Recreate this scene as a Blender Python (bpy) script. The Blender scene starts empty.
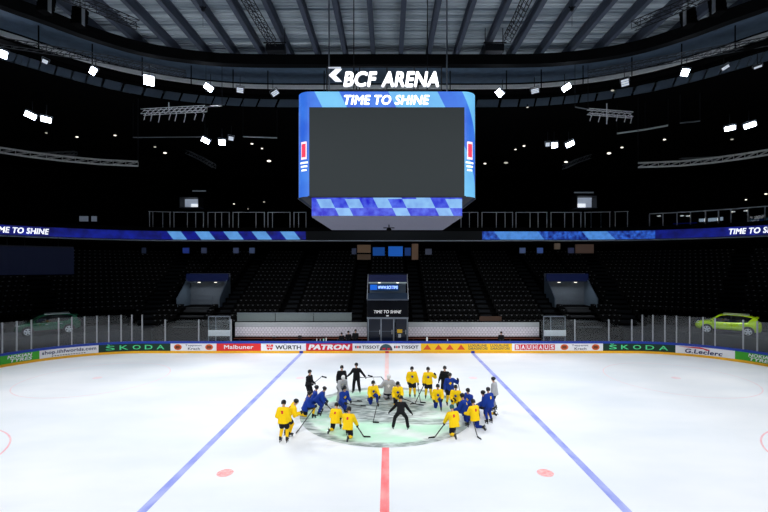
import bpy, bmesh, math, random
from mathutils import Vector, Matrix
C = bpy.context
SC = C.scene
COL = SC.collection
rnd = random.Random(7)
PI = math.pi

# ------------------------------------------------------------------ camera, world, exposure
F_PX, CAM_Z, HOR, CX, CAM_X = 421.0, 7.7, 266.5, 388.4, 0.12
cam = bpy.data.cameras.new('camera'); cam_o = bpy.data.objects.new('camera', cam); COL.objects.link(cam_o)
cam_o.location = (CAM_X, 0, CAM_Z); cam_o.rotation_euler = (PI/2, 0, 0)
cam.sensor_width = 36; cam.lens = F_PX/768*36
cam.shift_x = -(CX-384)/768; cam.shift_y = (HOR-256)/768
cam.clip_end = 300
SC.camera = cam_o
w = bpy.data.worlds.new('world'); SC.world = w; w.use_nodes = True
w.node_tree.nodes['Background'].inputs[0].default_value = (0.5, 0.65, 1, 1)
w.node_tree.nodes['Background'].inputs[1].default_value = 0.0
vs = SC.view_settings
vs.view_transform = 'Standard'; vs.look = 'None'; vs.exposure = 0.0; vs.gamma = 1; vs.use_curve_mapping = False
SC.cycles.use_denoising = True
SC.cycles.max_bounces = 6; SC.cycles.diffuse_bounces = 3; SC.cycles.glossy_bounces = 3
SC.cycles.transparent_max_bounces = 12
SC.cycles.sample_clamp_indirect = 4.0

def at(px, y, D):
    return Vector((CAM_X+(px-CX)*D/F_PX, D, CAM_Z+(HOR-y)*D/F_PX))
def on_ice(px, y):
    D = F_PX*CAM_Z/(y-HOR)
    return Vector((CAM_X+(px-CX)*D/F_PX, D, 0))

def spot(name, loc, target, energy, angle=70, size=0.35, blend=0.6, parent=None, col=(0.965, 0.98, 1.0)):
    l = bpy.data.lights.new(name, 'SPOT'); l.energy = energy; l.spot_size = math.radians(angle); l.spot_blend = blend
    l.shadow_soft_size = size; l.color = col
    o = bpy.data.objects.new(name, l); COL.objects.link(o)
    o.location = loc
    d = Vector(target)-Vector(loc)
    o.rotation_euler = d.to_track_quat('-Z', 'Y').to_euler()
    return o
# arena flood bank above and behind the camera and along both long sides (the far bank hangs in the picture)
FLOOD_W = 8700
for (x, y, tx, ty) in ((-24, 2, -20, 16), (-12, -2, -9, 16), (0, -3, 0, 17), (12, -2, 9, 16), (24, 2, 20, 16),
                       (-30, 12, -16, 22), (30, 12, 16, 22), (-30, 24, -18, 28), (30, 24, 18, 28)):
    spot('arena_spot', (x, y, 24), (tx, ty, 0), FLOOD_W*(.76 if abs(x) > 20 else 1.12), 74)

# ------------------------------------------------------------------ helpers
def lin(c):
    def f(v):
        v /= 255.0
        return v/12.92 if v <= 0.04045 else ((v+0.055)/1.055)**2.4
    return tuple(f(v) for v in c)
MATS = {}
def mat(name, rgb, rough=0.6, metal=0.0, spec=0.4, var=0.12, scale=6.0, emit=None, strength=0):
    if name in MATS: return MATS[name]
    m = bpy.data.materials.new(name); m.use_nodes = True
    nt = m.node_tree; b = nt.nodes['Principled BSDF']
    c = lin(rgb)
    b.inputs['Roughness'].default_value = rough; b.inputs['Metallic'].default_value = metal
    b.inputs['Specular IOR Level'].default_value = spec
    tc = nt.nodes.new('ShaderNodeTexCoord'); nz = nt.nodes.new('ShaderNodeTexNoise')
    nz.inputs['Scale'].default_value = scale; nz.inputs['Detail'].default_value = 4
    nt.links.new(tc.outputs['Object'], nz.inputs['Vector'])
    mx = nt.nodes.new('ShaderNodeMix'); mx.data_type = 'RGBA'
    mx.inputs['A'].default_value = tuple(v*(1-var) for v in c)+(1,)
    mx.inputs['B'].default_value = tuple(min(1, v*(1+var)) for v in c)+(1,)
    nt.links.new(nz.outputs['Fac'], mx.inputs['Factor'])
    nt.links.new(mx.outputs['Result'], b.inputs['Base Color'])
    if emit:
        b.inputs['Emission Color'].default_value = lin(emit)+(1,)
        b.inputs['Emission Strength'].default_value = strength
    MATS[name] = m
    return m
def glass_mat(name, tint=(0.93, 0.96, 0.97), ior=1.38, rough=0.0, refl=1.0):
    m = bpy.data.materials.new(name); m.use_nodes = True; nt = m.node_tree; nt.nodes.clear()
    out = nt.nodes.new('ShaderNodeOutputMaterial'); mix = nt.nodes.new('ShaderNodeMixShader')
    tr = nt.nodes.new('ShaderNodeBsdfTransparent'); gl = nt.nodes.new('ShaderNodeBsdfGlossy'); fr = nt.nodes.new('ShaderNodeFresnel')
    tr.inputs[0].default_value = tint+(1,); gl.inputs['Roughness'].default_value = rough
    gl.inputs[0].default_value = (refl, refl, refl, 1)
    fr.inputs[0].default_value = ior
    nt.links.new(fr.outputs[0], mix.inputs[0]); nt.links.new(tr.outputs[0], mix.inputs[1]); nt.links.new(gl.outputs[0], mix.inputs[2])
    nt.links.new(mix.outputs[0], out.inputs[0])
    return m

class MB:
    """collects shapes, then links them as one mesh object"""
    def __init__(self): self.bm = bmesh.new()
    def box(self, lo, hi, M=None, bev=0):
        v = []
        for z in (lo[2], hi[2]):
            for (x, y) in ((lo[0], lo[1]), (hi[0], lo[1]), (hi[0], hi[1]), (lo[0], hi[1])):
                p = Vector((x, y, z)); v.append(self.bm.verts.new(M @ p if M else p))
        fs = []
        for q in ((3, 2, 1, 0), (4, 5, 6, 7), (0, 1, 5, 4), (1, 2, 6, 5), (2, 3, 7, 6), (3, 0, 4, 7)):
            fs.append(self.bm.faces.new([v[i] for i in q]))
        if bev:
            es = list({e for f in fs for e in f.edges})
            bmesh.ops.bevel(self.bm, geom=es, offset=bev, segments=2, affect='EDGES', profile=0.5)
        return self
    def cap(self, p, q, r1, r2=None, n=12, k=4, flat=False):
        """tapered capsule (flat=True: plain capped tube) from p to q"""
        r2 = r1 if r2 is None else r2
        p, q = Vector(p), Vector(q); d = q-p; L = d.length
        if L < 1e-6: d = Vector((0, 0, 1))
        d = d.normalized(); a = d.orthogonal().normalized(); b = d.cross(a)
        prof = []
        if flat: prof = [(0, r1), (L, r2)]
        else:
            for i in range(1, k+1):
                t = PI/2*i/k; prof.append((-r1*math.cos(t), r1*math.sin(t)))
            for i in range(0, k):
                t = PI/2*i/k; prof.append((L+r2*math.sin(t), r2*math.cos(t)))
        rings = [[self.bm.verts.new(p+d*u+(a*math.cos(2*PI*j/n)+b*math.sin(2*PI*j/n))*r) for j in range(n)] for u, r in prof]
        for A, B in zip(rings, rings[1:]):
            for j in range(n): self.bm.faces.new((A[j], A[(j+1) % n], B[(j+1) % n], B[j]))
        if flat:
            self.bm.faces.new(rings[0][::-1]); self.bm.faces.new(rings[-1])
        else:
            s = self.bm.verts.new(p-d*r1); e = self.bm.verts.new(q+d*r2)
            for j in range(n):
                self.bm.faces.new((s, rings[0][(j+1) % n], rings[0][j])); self.bm.faces.new((e, rings[-1][j], rings[-1][(j+1) % n]))
        return self
    def tube(self, pts, r, n=6):
        for a, b in zip(pts, pts[1:]): self.cap(a, b, r, n=n, flat=True)
        return self
    def ell(self, c, r, M=None, n=16, k=10):
        c = Vector(c); R = M if M else Matrix.Identity(3)
        f = lambda x, y, z: self.bm.verts.new(c+R @ Vector((x*r[0], y*r[1], z*r[2])))
        t, b = f(0, 0, 1), f(0, 0, -1); rings = []
        for i in range(1, k):
            th = PI*i/k
            rings.append([f(math.sin(th)*math.cos(2*PI*j/n), math.sin(th)*math.sin(2*PI*j/n), math.cos(th)) for j in range(n)])
        for A, B in zip(rings, rings[1:]):
            for j in range(n): self.bm.faces.new((A[j], B[j], B[(j+1) % n], A[(j+1) % n]))
        for j in range(n):
            self.bm.faces.new((t, rings[0][j], rings[0][(j+1) % n])); self.bm.faces.new((b, rings[-1][(j+1) % n], rings[-1][j]))
        return self
    def poly(self, pts):
        self.bm.faces.new([self.bm.verts.new(Vector(p)) for p in pts]); return self
    def prism(self, pts, d):
        """polygon of 3-D points extruded by vector d"""
        d = Vector(d); a = [self.bm.verts.new(Vector(p)) for p in pts]; b = [self.bm.verts.new(Vector(p)+d) for p in pts]
        self.bm.faces.new(a[::-1]); self.bm.faces.new(b); n = len(a)
        for i in range(n): self.bm.faces.new((a[i], a[(i+1) % n], b[(i+1) % n], b[i]))
        return self
    def loft(self, rings, closed=True, caps=True):
        V = [[self.bm.verts.new(Vector(p)) for p in r] for r in rings]; n = len(V[0])
        for A, B in zip(V, V[1:]):
            for j in range(n if closed else n-1): self.bm.faces.new((A[j], A[(j+1) % n], B[(j+1) % n], B[j]))
        if caps and closed:
            self.bm.faces.new(V[0][::-1]); self.bm.faces.new(V[-1])
        return self
    def build(self, name, m, parent=None, smooth=False, fix=True):
        if fix: bmesh.ops.recalc_face_normals(self.bm, faces=self.bm.faces[:])
        me = bpy.data.meshes.new(name); self.bm.to_mesh(me); self.bm.free()
        for x in (m if isinstance(m, (list, tuple)) else [m]): me.materials.append(x)
        if smooth: me.polygons.foreach_set('use_smooth', [True]*len(me.polygons))
        o = bpy.data.objects.new(name, me); COL.objects.link(o)
        if parent: o.parent = parent
        return o
def tag(o, label=None, cat=None, group=None, kind=None):
    if label: o['label'] = label
    if cat: o['category'] = cat
    if group: o['group'] = group
    if kind: o['kind'] = kind
    return o
def empty(name, loc=(0, 0, 0), rz=0, label=None, cat=None, group=None):
    o = bpy.data.objects.new(name, None); COL.objects.link(o); o.location = loc; o.rotation_euler = (0, 0, rz)
    o.empty_display_size = 0.2
    return tag(o, label, cat, group)
def rebase(e, loc):
    e.location = loc
    for c in e.children: c.matrix_parent_inverse = Matrix.Translation(-Vector(loc))
def struct(o): o['kind'] = 'structure'; return o
def copy_tree(o, parent=None):
    c = o.copy(); COL.objects.link(c)
    if parent: c.parent = parent
    for ch in list(o.children): copy_tree(ch, c)
    return c

# flat lettering from the built-in font, as (verts, faces) fitted in a box
def glyphs(s, bold=0.0, shear=0.0, space=1.0, extrude=0.0):
    cu = bpy.data.curves.new('lettering', 'FONT'); cu.body = s; cu.offset = bold; cu.shear = shear; cu.space_character = space
    cu.extrude = extrude; cu.resolution_u = 3
    o = bpy.data.objects.new('lettering', cu); COL.objects.link(o)
    C.view_layer.update()
    me = o.evaluated_get(C.evaluated_depsgraph_get()).to_mesh()
    V = [v.co.copy() for v in me.vertices]; Fs = [tuple(p.vertices) for p in me.polygons]
    o.evaluated_get(C.evaluated_depsgraph_get()).to_mesh_clear()
    bpy.data.objects.remove(o); bpy.data.curves.remove(cu)
    x0 = min(v.x for v in V); x1 = max(v.x for v in V); y0 = min(v.y for v in V); y1 = max(v.y for v in V)
    return [((v.x-x0)/(x1-x0), (v.y-y0)/(y1-y0), v.z) for v in V], Fs
def letter_mesh(name, s, fmap, m, parent, bold=0.03, shear=0.0, space=1.0, extrude=0.0):
    V0, F0 = glyphs(s, 0, shear, space+bold*1.2, extrude)
    n = max(1, len(s)); bu, bv = bold*1.25/n, bold*.8; V, Fs = [], []
    for step, (du, dv) in enumerate(((-1, -1), (1, -1), (-1, 1), (1, 1), (0, 0)) if bold > .005 else ((0, 0),)):
        k = len(V); V += [(bu+(1-2*bu)*u+du*bu, bv+(1-2*bv)*v+dv*bv, z+(0 if extrude else .0012*step)) for u, v, z in V0]; Fs += [tuple(i+k for i in f) for f in F0]
    me = bpy.data.meshes.new(name); me.from_pydata([fmap(*v) for v in V], [], Fs); me.materials.append(m)
    o = bpy.data.objects.new(name, me); COL.objects.link(o); o.parent = parent
    return o

# the rink outline: s runs along the boards, 0 at mid-ice on the far side, left negative
R_C, CXX, CYY = 8.5, 21.5, 28.9
L_ARC = CXX+R_C*PI/2
def path(s, off=0.0):
    g = -1 if s < 0 else 1; a = abs(s)
    if a <= CXX: return Vector((s, CYY+R_C+off, 0)), Vector((0, 1, 0))
    if a <= L_ARC:
        t = (a-CXX)/R_C
        n = Vector((g*math.sin(t), math.cos(t), 0))
        return Vector((g*CXX, CYY, 0))+n*(R_C+off), n
    return Vector((g*(CXX+R_C+off), CYY-(a-L_ARC), 0)), Vector((g, 0, 0))
def s_of_px(px, off=0.0):
    lo, hi = -44.0, 44.0
    for _ in range(50):
        m = (lo+hi)/2; p, n = path(m, off)
        if CX+F_PX*(p.x-CAM_X)/p.y < px: lo = m
        else: hi = m
    return (lo+hi)/2
def srange(a, b, step=0.7):
    n = max(1, int(abs(b-a)/step+0.5)); return [a+(b-a)*i/n for i in range(n+1)]
def sweep(mb, prof, ss, closed=False):
    rings = []
    for s in ss:
        r = []
        for off, z in prof:
            p, n = path(s, off); p.z = z; r.append(p)
        rings.append(r)
    mb.loft(rings, closed=closed, caps=closed)
    return mb
def rect_prof(o0, o1, z0, z1): return [(o0, z0), (o1, z0), (o1, z1), (o0, z1)]

# ------------------------------------------------------------------ materials
def ice_material():
    m = bpy.data.materials.new('ice'); m.use_nodes = True; nt = m.node_tree; b = nt.nodes['Principled BSDF']
    tc = nt.nodes.new('ShaderNodeTexCoord'); mp = nt.nodes.new('ShaderNodeMapping'); mp.inputs['Scale'].default_value = (0.12, 0.25, 1)
    n1 = nt.nodes.new('ShaderNodeTexNoise'); n1.inputs['Scale'].default_value = 1.0; n1.inputs['Detail'].default_value = 6
    n2 = nt.nodes.new('ShaderNodeTexNoise'); n2.inputs['Scale'].default_value = 9.0; n2.inputs['Detail'].default_value = 8
    cr = nt.nodes.new('ShaderNodeValToRGB')
    cr.color_ramp.elements[0].position = 0.3; cr.color_ramp.elements[0].color = lin((226, 233, 240))+(1,)
    cr.color_ramp.elements[1].position = 0.65; cr.color_ramp.elements[1].color = lin((243, 246, 250))+(1,)
    nt.links.new(tc.outputs['Object'], mp.inputs[0]); nt.links.new(mp.outputs[0], n1.inputs['Vector']); nt.links.new(mp.outputs[0], n2.inputs['Vector'])
    nt.links.new(n1.outputs['Fac'], cr.inputs[0]); nt.links.new(cr.outputs[0], b.inputs['Base Color'])
    mr = nt.nodes.new('ShaderNodeMapRange'); mr.inputs['To Min'].default_value = 0.3; mr.inputs['To Max'].default_value = 0.5
    nt.links.new(n2.outputs['Fac'], mr.inputs['Value']); nt.links.new(mr.outputs[0], b.inputs['Roughness'])
    b.inputs['Specular IOR Level'].default_value = 0.18
    return m
ICE = ice_material()
def worn_paint(name, paint, worn, lo, hi, scale=(1.2, 0.5, 1)):
    m = bpy.data.materials.new(name); m.use_nodes = True; nt = m.node_tree; b = nt.nodes['Principled BSDF']
    tc = nt.nodes.new('ShaderNodeTexCoord'); mp = nt.nodes.new('ShaderNodeMapping'); mp.inputs['Scale'].default_value = scale
    nz = nt.nodes.new('ShaderNodeTexNoise'); nz.inputs['Scale'].default_value = 2.2; nz.inputs['Detail'].default_value = 7
    cr = nt.nodes.new('ShaderNodeValToRGB')
    cr.color_ramp.elements[0].position = lo; cr.color_ramp.elements[0].color = lin(paint)+(1,)
    cr.color_ramp.elements[1].position = hi; cr.color_ramp.elements[1].color = lin(worn)+(1,)
    nt.links.new(tc.outputs['Object'], mp.inputs[0]); nt.links.new(mp.outputs[0], nz.inputs['Vector'])
    nt.links.new(nz.outputs['Fac'], cr.inputs[0]); nt.links.new(cr.outputs[0], b.inputs['Base Color'])
    b.inputs['Roughness'].default_value = 0.4; b.inputs['Specular IOR Level'].default_value = 0.18
    return m
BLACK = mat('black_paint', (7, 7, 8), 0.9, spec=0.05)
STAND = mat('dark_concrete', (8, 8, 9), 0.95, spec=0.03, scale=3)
STEP = mat('stair_nosing', (30, 33, 37), 0.85, spec=0.1)
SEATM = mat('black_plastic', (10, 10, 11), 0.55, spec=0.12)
PLATE = mat('pale_tag', (104, 106, 110), 0.5)
STEEL = mat('grey_steel', (120, 128, 138), 0.5, 0.3)
ALU = mat('aluminium', (190, 194, 200), 0.4, 0.6)
DARKST = mat('dark_steel', (26, 29, 35), 0.55, 0.2)
MIDST = mat('blue_grey_steel', (78, 86, 100), 0.6, 0.1)
WHITE = mat('white_board', (236, 237, 240), 0.5)
GLASS = glass_mat('rink_glass')
DGLASS = glass_mat('dark_glass', (0.45, 0.5, 0.55))
LAMP = mat('lamp_lens', (255, 255, 255), 0.4, emit=(225, 236, 255), strength=26)
LAMPDIM = mat('dim_lamp_lens', (200, 205, 215), 0.4, emit=(215, 225, 240), strength=0.55)
GLOW = mat('small_lamp', (255, 255, 255), 0.4, emit=(255, 245, 230), strength=1.6)
WTEXT = mat('white_light_text', (255, 255, 255), 0.5, emit=(245, 248, 255), strength=1.0)

def led(name, base, light, dark, scale, stripe, strength, shear=0.6, thr=0.5, nsc=1.5):
    """an LED wall: slanted pale blocks over mottled blue, given off as light"""
    m = bpy.data.materials.new(name); m.use_nodes = True; nt = m.node_tree; b = nt.nodes['Principled BSDF']
    N = nt.nodes.new; L = nt.links.new
    tc = N('ShaderNodeTexCoord'); sp = N('ShaderNodeSeparateXYZ'); L(tc.outputs['Object'], sp.inputs[0])
    def mth(op, a, bb=None):
        n = N('ShaderNodeMath'); n.operation = op
        for i, v in enumerate((a, bb)):
            if v is None: continue
            if isinstance(v, (int, float)): n.inputs[i].default_value = v
            else: L(v, n.inputs[i])
        return n.outputs[0]
    u = mth('ADD', mth('ADD', sp.outputs[0], mth('MULTIPLY', sp.outputs[1], 0.7)), mth('MULTIPLY', sp.outputs[2], shear))
    cell = mth('FLOOR', mth('MULTIPLY', u, stripe))
    row = mth('FLOOR', mth('MULTIPLY', sp.outputs[2], 1.0/scale))
    cv = N('ShaderNodeCombineXYZ'); L(cell, cv.inputs[0]); L(row, cv.inputs[1])
    wn = N('ShaderNodeTexWhiteNoise'); L(cv.outputs[0], wn.inputs['Vector'])
    blk = mth('GREATER_THAN', wn.outputs['Value'], thr) if thr >= 0 else mth('FLOORED_MODULO', cell, 2.0)
    nz = N('ShaderNodeTexNoise'); nz.inputs['Scale'].default_value = nsc; nz.inputs['Detail'].default_value = 6
    L(tc.outputs['Object'], nz.inputs['Vector'])
    cr = N('ShaderNodeValToRGB')
    cr.color_ramp.elements[0].position = 0.35; cr.color_ramp.elements[0].color = lin(dark)+(1,)
    cr.color_ramp.elements[1].position = 0.68; cr.color_ramp.elements[1].color = lin(base)+(1,)
    L(nz.outputs['Fac'], cr.inputs[0])
    mx = N('ShaderNodeMix'); mx.data_type = 'RGBA'; L(mth('MULTIPLY', blk, mth('ADD', mth('MULTIPLY', nz.outputs['Fac'], 0.8), 0.45)), mx.inputs['Factor'])
    L(cr.outputs[0], mx.inputs['A']); mx.inputs['B'].default_value = lin(light)+(1,)
    b.inputs['Base Color'].default_value = (0.01, 0.01, 0.015, 1); b.inputs['Roughness'].default_value = 0.5
    L(mx.outputs['Result'], b.inputs['Emission Color']); b.inputs['Emission Strength'].default_value = strength
    return m
LED_MAIN = led('led_blue_fascia', (62, 132, 238), (118, 204, 250), (38, 96, 220), 40, 0.9, 0.98, 0.5, 0.42, 0.8)
LED_LOW = led('led_royal_ring', (92, 118, 246), (150, 205, 252), (34, 30, 205), .42, 1.5, 0.95, 0.5, 0.6, 2.6)
LED_RIB = led('led_ribbon', (20, 34, 165), (105, 175, 245), (8, 8, 90), 40, .62, .8, 0.8, -1, 1.2)
LED_MOT = led('led_ribbon_mottled', (58, 120, 240), (90, 160, 245), (8, 8, 110), 40, .4, .75, 0.8, 0.72, 2.6)
LED_DEEP = led('led_ribbon_deep_blue', (22, 40, 170), (26, 50, 190), (8, 10, 95), 40, 0.42, 0.7, .6, 0.9, 1.0)
LED_OFF = mat('led_off', (24, 26, 29), 0.35, spec=0.3)
SCREEN = mat('dark_screen', (34, 38, 40), 0.6, spec=0.15, emit=(44, 50, 52), strength=0.75, var=.05)
NAVY = mat('navy_panel', (12, 20, 52), 0.5, emit=(10, 18, 52), strength=0.35)

# ------------------------------------------------------------------ the setting: ice, floor, bowl, roof
ring = [path(s)[0] for s in srange(-64, 64, 0.6)]
mb = MB(); mb.poly(ring); o = struct(mb.build('floor_ice', ICE))
mb = MB(); mb.box((-75, -12, -0.6), (75, 75, -0.02)); struct(mb.build('floor', STAND))
def flat_line(name, x0, x1, y0, y1, m, z=0.004):
    mb = MB(); n = max(1, int((y1-y0)/2))
    for i in range(n):
        a = y0+(y1-y0)*i/n; c = y0+(y1-y0)*(i+1)/n
        mb.poly([(x0, a, z), (x1, a, z), (x1, c, z), (x0, c, z)])
    return struct(mb.build(name, m))
BLUEP = worn_paint('worn_blue_paint', (138, 150, 232), (186, 194, 242), 0.3, 0.75)
flat_line('ice_blue_line', -7.77, -7.47, -4, 37.38, BLUEP); flat_line('ice_blue_line', 7.47, 7.77, -4, 37.38, BLUEP)
REDP = worn_paint('worn_red_paint', (250, 126, 130), (252, 172, 172), 0.35, 0.7)
PINKP = worn_paint('faded_red_paint', (252, 205, 202), (250, 228, 226), 0.3, 0.7)
flat_line('ice_red_line', -0.15, 0.15, -4, 17.9, REDP); flat_line('ice_red_line', -0.15, 0.15, 26.9, 37.38, PINKP)
def annulus(name, c, r0, r1, m, z=0.005, n=72):
    mb = MB()
    for i in range(n):
        a, b = 2*PI*i/n, 2*PI*(i+1)/n
        mb.poly([(c[0]+r*math.cos(t), c[1]+r*math.sin(t), z) for r, t in ((r0, a), (r1, a), (r1, b), (r0, b))])
    return struct(mb.build(name, m))
def disc(name, c, r, m, z=0.005, n=32):
    mb = MB(); mb.poly([(c[0]+r*math.cos(2*PI*i/n), c[1]+r*math.sin(2*PI*i/n), z) for i in range(n)])
    return struct(mb.build(name, m))
SPOTP = worn_paint('worn_spot_paint', (246, 150, 150), (246, 205, 205), 0.35, 0.65, (3, 3, 1))
RINGP = worn_paint('faded_ring_paint', (247, 176, 186), (246, 212, 218), 0.3, 0.7)
FADEP = worn_paint('very_faded_ring_paint', (246, 218, 224), (244, 232, 236), 0.3, 0.7)
for x in (-5.97, 5.97):
    disc('faceoff_spot', (x, 15.7), 0.3, SPOTP); disc('faceoff_spot', (x, 29.1), 0.3, FADEP)
for x in (-20, 20):
    annulus('faceoff_circle', (x, 15.7), 4.45, 4.52, RINGP); annulus('faceoff_circle', (x, 29.1), 4.45, 4.52, FADEP)
    disc('faceoff_spot', (x, 15.7), 0.3, RINGP); disc('faceoff_spot', (x, 29.1), 0.3, FADEP)
def centre_material():
    m = bpy.data.materials.new('centre_circle_paint'); m.use_nodes = True; nt = m.node_tree; b = nt.nodes['Principled BSDF']
    N = nt.nodes.new; L = nt.links.new
    tc = N('ShaderNodeTexCoord'); sp = N('ShaderNodeSeparateXYZ'); L(tc.outputs['Object'], sp.inputs[0])
    def mth(op, *a):
        n = N('ShaderNodeMath'); n.operation = op
        for i, v in enumerate(a):
            if isinstance(v, (int, float)): n.inputs[i].default_value = v
            else: L(v, n.inputs[i])
        return n.outputs[0]
    def noise(sc, mscale, det=6):
        mp = N('ShaderNodeMapping'); mp.inputs['Scale'].default_value = mscale; L(tc.outputs['Object'], mp.inputs[0])
        n = N('ShaderNodeTexNoise'); n.inputs['Scale'].default_value = sc; n.inputs['Detail'].default_value = det; L(mp.outputs[0], n.inputs['Vector'])
        return n.outputs['Fac']
    def sstep(v, lo, hi):
        n = N('ShaderNodeMapRange'); n.interpolation_type = 'SMOOTHSTEP'
        L(v, n.inputs['Value']); n.inputs['From Min'].default_value = lo; n.inputs['From Max'].default_value = hi
        return n.outputs[0]
    def mix(f, a, c):
        n = N('ShaderNodeMix'); n.data_type = 'RGBA'; L(f, n.inputs['Factor'])
        for k, v in (('A', a), ('B', c)):
            if isinstance(v, tuple): n.inputs[k].default_value = lin(v)+(1,)
            else: L(v, n.inputs[k])
        return n.outputs['Result']
    x, y = sp.outputs[0], sp.outputs[1]
    green = mix(sstep(noise(0.7, (0.5, 1, 1)), 0.38, 0.6), (196, 240, 214), (234, 245, 240))
    # scraped logo: a grey, streaky patch over the middle and an arc along the near rim
    def ellm(cx, cy, rx, ry):
        return mth('ADD', mth('POWER', mth('DIVIDE', mth('SUBTRACT', x, cx), rx), 2), mth('POWER', mth('DIVIDE', mth('SUBTRACT', y, cy), ry), 2))
    body = mth('SUBTRACT', 1, sstep(mth('ADD', ellm(-0.4, 0.6, 3.2, 2.5), mth('MULTIPLY', noise(0.9, (1, 1, 1)), 0.8)), 0.9, 1.5))
    bar = mth('SUBTRACT', 1, sstep(mth('ADD', ellm(2.1, -1.5, 1.7, 0.45), mth('MULTIPLY', noise(1.4, (1, 1, 1)), 0.8)), 0.9, 1.5))
    rad = mth('SQRT', mth('ADD', mth('MULTIPLY', x, x), mth('MULTIPLY', y, y)))
    rim = sstep(mth('ADD', rad, mth('MULTIPLY', noise(2.0, (1, 1, 1)), 0.5)), 4.15, 4.5)
    streak = sstep(noise(1.6, (1.0, 3.2, 1), 8), 0.36, 0.66)
    grey = mix(streak, (96, 108, 110), (205, 214, 214))
    c1 = mix(mth('MULTIPLY', mth('MAXIMUM', body, mth('MULTIPLY', bar, 0.8)), 0.9), green, grey)
    c2 = mix(mth('MULTIPLY', rim, 0.85), c1, grey)
    L(c2, b.inputs['Base Color']); b.inputs['Roughness'].default_value = 0.4; b.inputs['Specular IOR Level'].default_value = 0.18
    return m
o = disc('centre_circle', (0, 0), 4.5, centre_material(), 0.006, 96); o.location = (0, 22.4, 0)

# lower bowl: stepped black terraces swept round the rink; gaps for the two stair portals
ROW_D, ROW_H, OFF0, Z0, NROW = 0.85, 0.42, 2.9, 1.75, 18
def stand_prof(k0=0, pocket=False):
    p = [(OFF0+ROW_D*k0, 0)]
    for k in range(k0, NROW):
        a = OFF0+ROW_D*k
        if pocket and 6.4 < a < 9.4:
            if p[-1][1] > 3.7 or k0 == k: pass
            continue
        p += [(a, Z0+ROW_H*k), (a+ROW_D, Z0+ROW_H*k)]
    if pocket:
        i = next(j for j, q in enumerate(p) if q[0] > 9.0)
        p[i:i] = [(p[i-1][0], 3.45), (p[i][0], 3.45)]
    p += [(OFF0+ROW_D*NROW+1.6, p[-1][1])]
    return p
PORT = (17.45, 21.95)
mb = MB()
for a, b, k0, pk in ((-70, -24, 3, False), (-24, -PORT[1], 0, False), (-PORT[1], -PORT[0], 0, True), (-PORT[0], PORT[0], 0, False),
                     (PORT[0], PORT[1], 0, True), (PORT[1], 24, 0, False), (24, 70, 3, False)):
    sweep(mb, stand_prof(k0, pk), srange(a, b, 1.2))
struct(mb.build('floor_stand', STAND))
ZTOP = Z0+ROW_H*(NROW-1)
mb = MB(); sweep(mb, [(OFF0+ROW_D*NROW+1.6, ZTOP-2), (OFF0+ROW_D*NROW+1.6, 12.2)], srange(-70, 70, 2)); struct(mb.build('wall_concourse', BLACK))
# balcony slab and its front, upper terraces, back wall
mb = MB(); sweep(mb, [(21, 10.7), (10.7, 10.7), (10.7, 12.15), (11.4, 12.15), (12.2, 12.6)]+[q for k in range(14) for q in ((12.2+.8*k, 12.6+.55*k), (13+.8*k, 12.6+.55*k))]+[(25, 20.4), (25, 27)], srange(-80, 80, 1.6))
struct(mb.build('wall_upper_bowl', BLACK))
mb = MB(); sweep(mb, rect_prof(10.4, 10.9, 10.58, 10.68), srange(-62, 62, 1.2), True); struct(mb.build('trim_balcony', mat('balcony_edge', (170, 178, 186), .5)))

# corner platforms for the display cars
for g in (-1, 1):
    mb = MB(); ss = srange(g*22.3, g*40, 0.8); sweep(mb, rect_prof(1.0, 5.6, 0, 1.95), ss, True)
    struct(mb.build('floor_platform', mat('platform_grey', (52, 54, 60), 0.7)))

# roof: corrugated deck, parallel girders, dark ring beam, fascia, catwalk hangers
RING = [(0, 38.2), (12, 38.2), (17, 37.6), (21, 36.1), (23.7, 33.8), (25.5, 31.5), (27.4, 29), (28.6, 25), (29.4, 20), (29.8, 12)]
RING = [(x*.945, y*.945) for x, y in RING]
RING = [Vector((-x, y, 0)) for x, y in RING[:0:-1]]+[Vector((x, y, 0)) for x, y in RING]
def smooth_poly(P, n=4):
    out = []
    for i in range(len(P)-1):
        p0, p1, p2, p3 = P[max(i-1, 0)], P[i], P[i+1], P[min(i+2, len(P)-1)]
        for j in range(n):
            t = j/n
            out.append(0.5*((2*p1)+(p2-p0)*t+(2*p0-5*p1+4*p2-p3)*t*t+(3*p1-p0-3*p2+p3)*t**3))
    return out+[P[-1]]
RINGS = smooth_poly(RING)
def offset_poly(P, d):
    out = []
    for i, p in enumerate(P):
        t = (P[min(i+1, len(P)-1)]-P[max(i-1, 0)]).normalized(); out.append(p+Vector((-t.y, t.x, 0))*d)
    return out
def sweep_poly(mb, P, prof, closed=True):
    """prof in (outward offset, z)"""
    rings = [[] for _ in P]
    for d, z in prof:
        for i, q in enumerate(offset_poly(P, d)): rings[i].append(Vector((q.x, q.y, z)))
    mb.loft(rings, closed, closed); return mb
ROOF = 26.7
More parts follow.
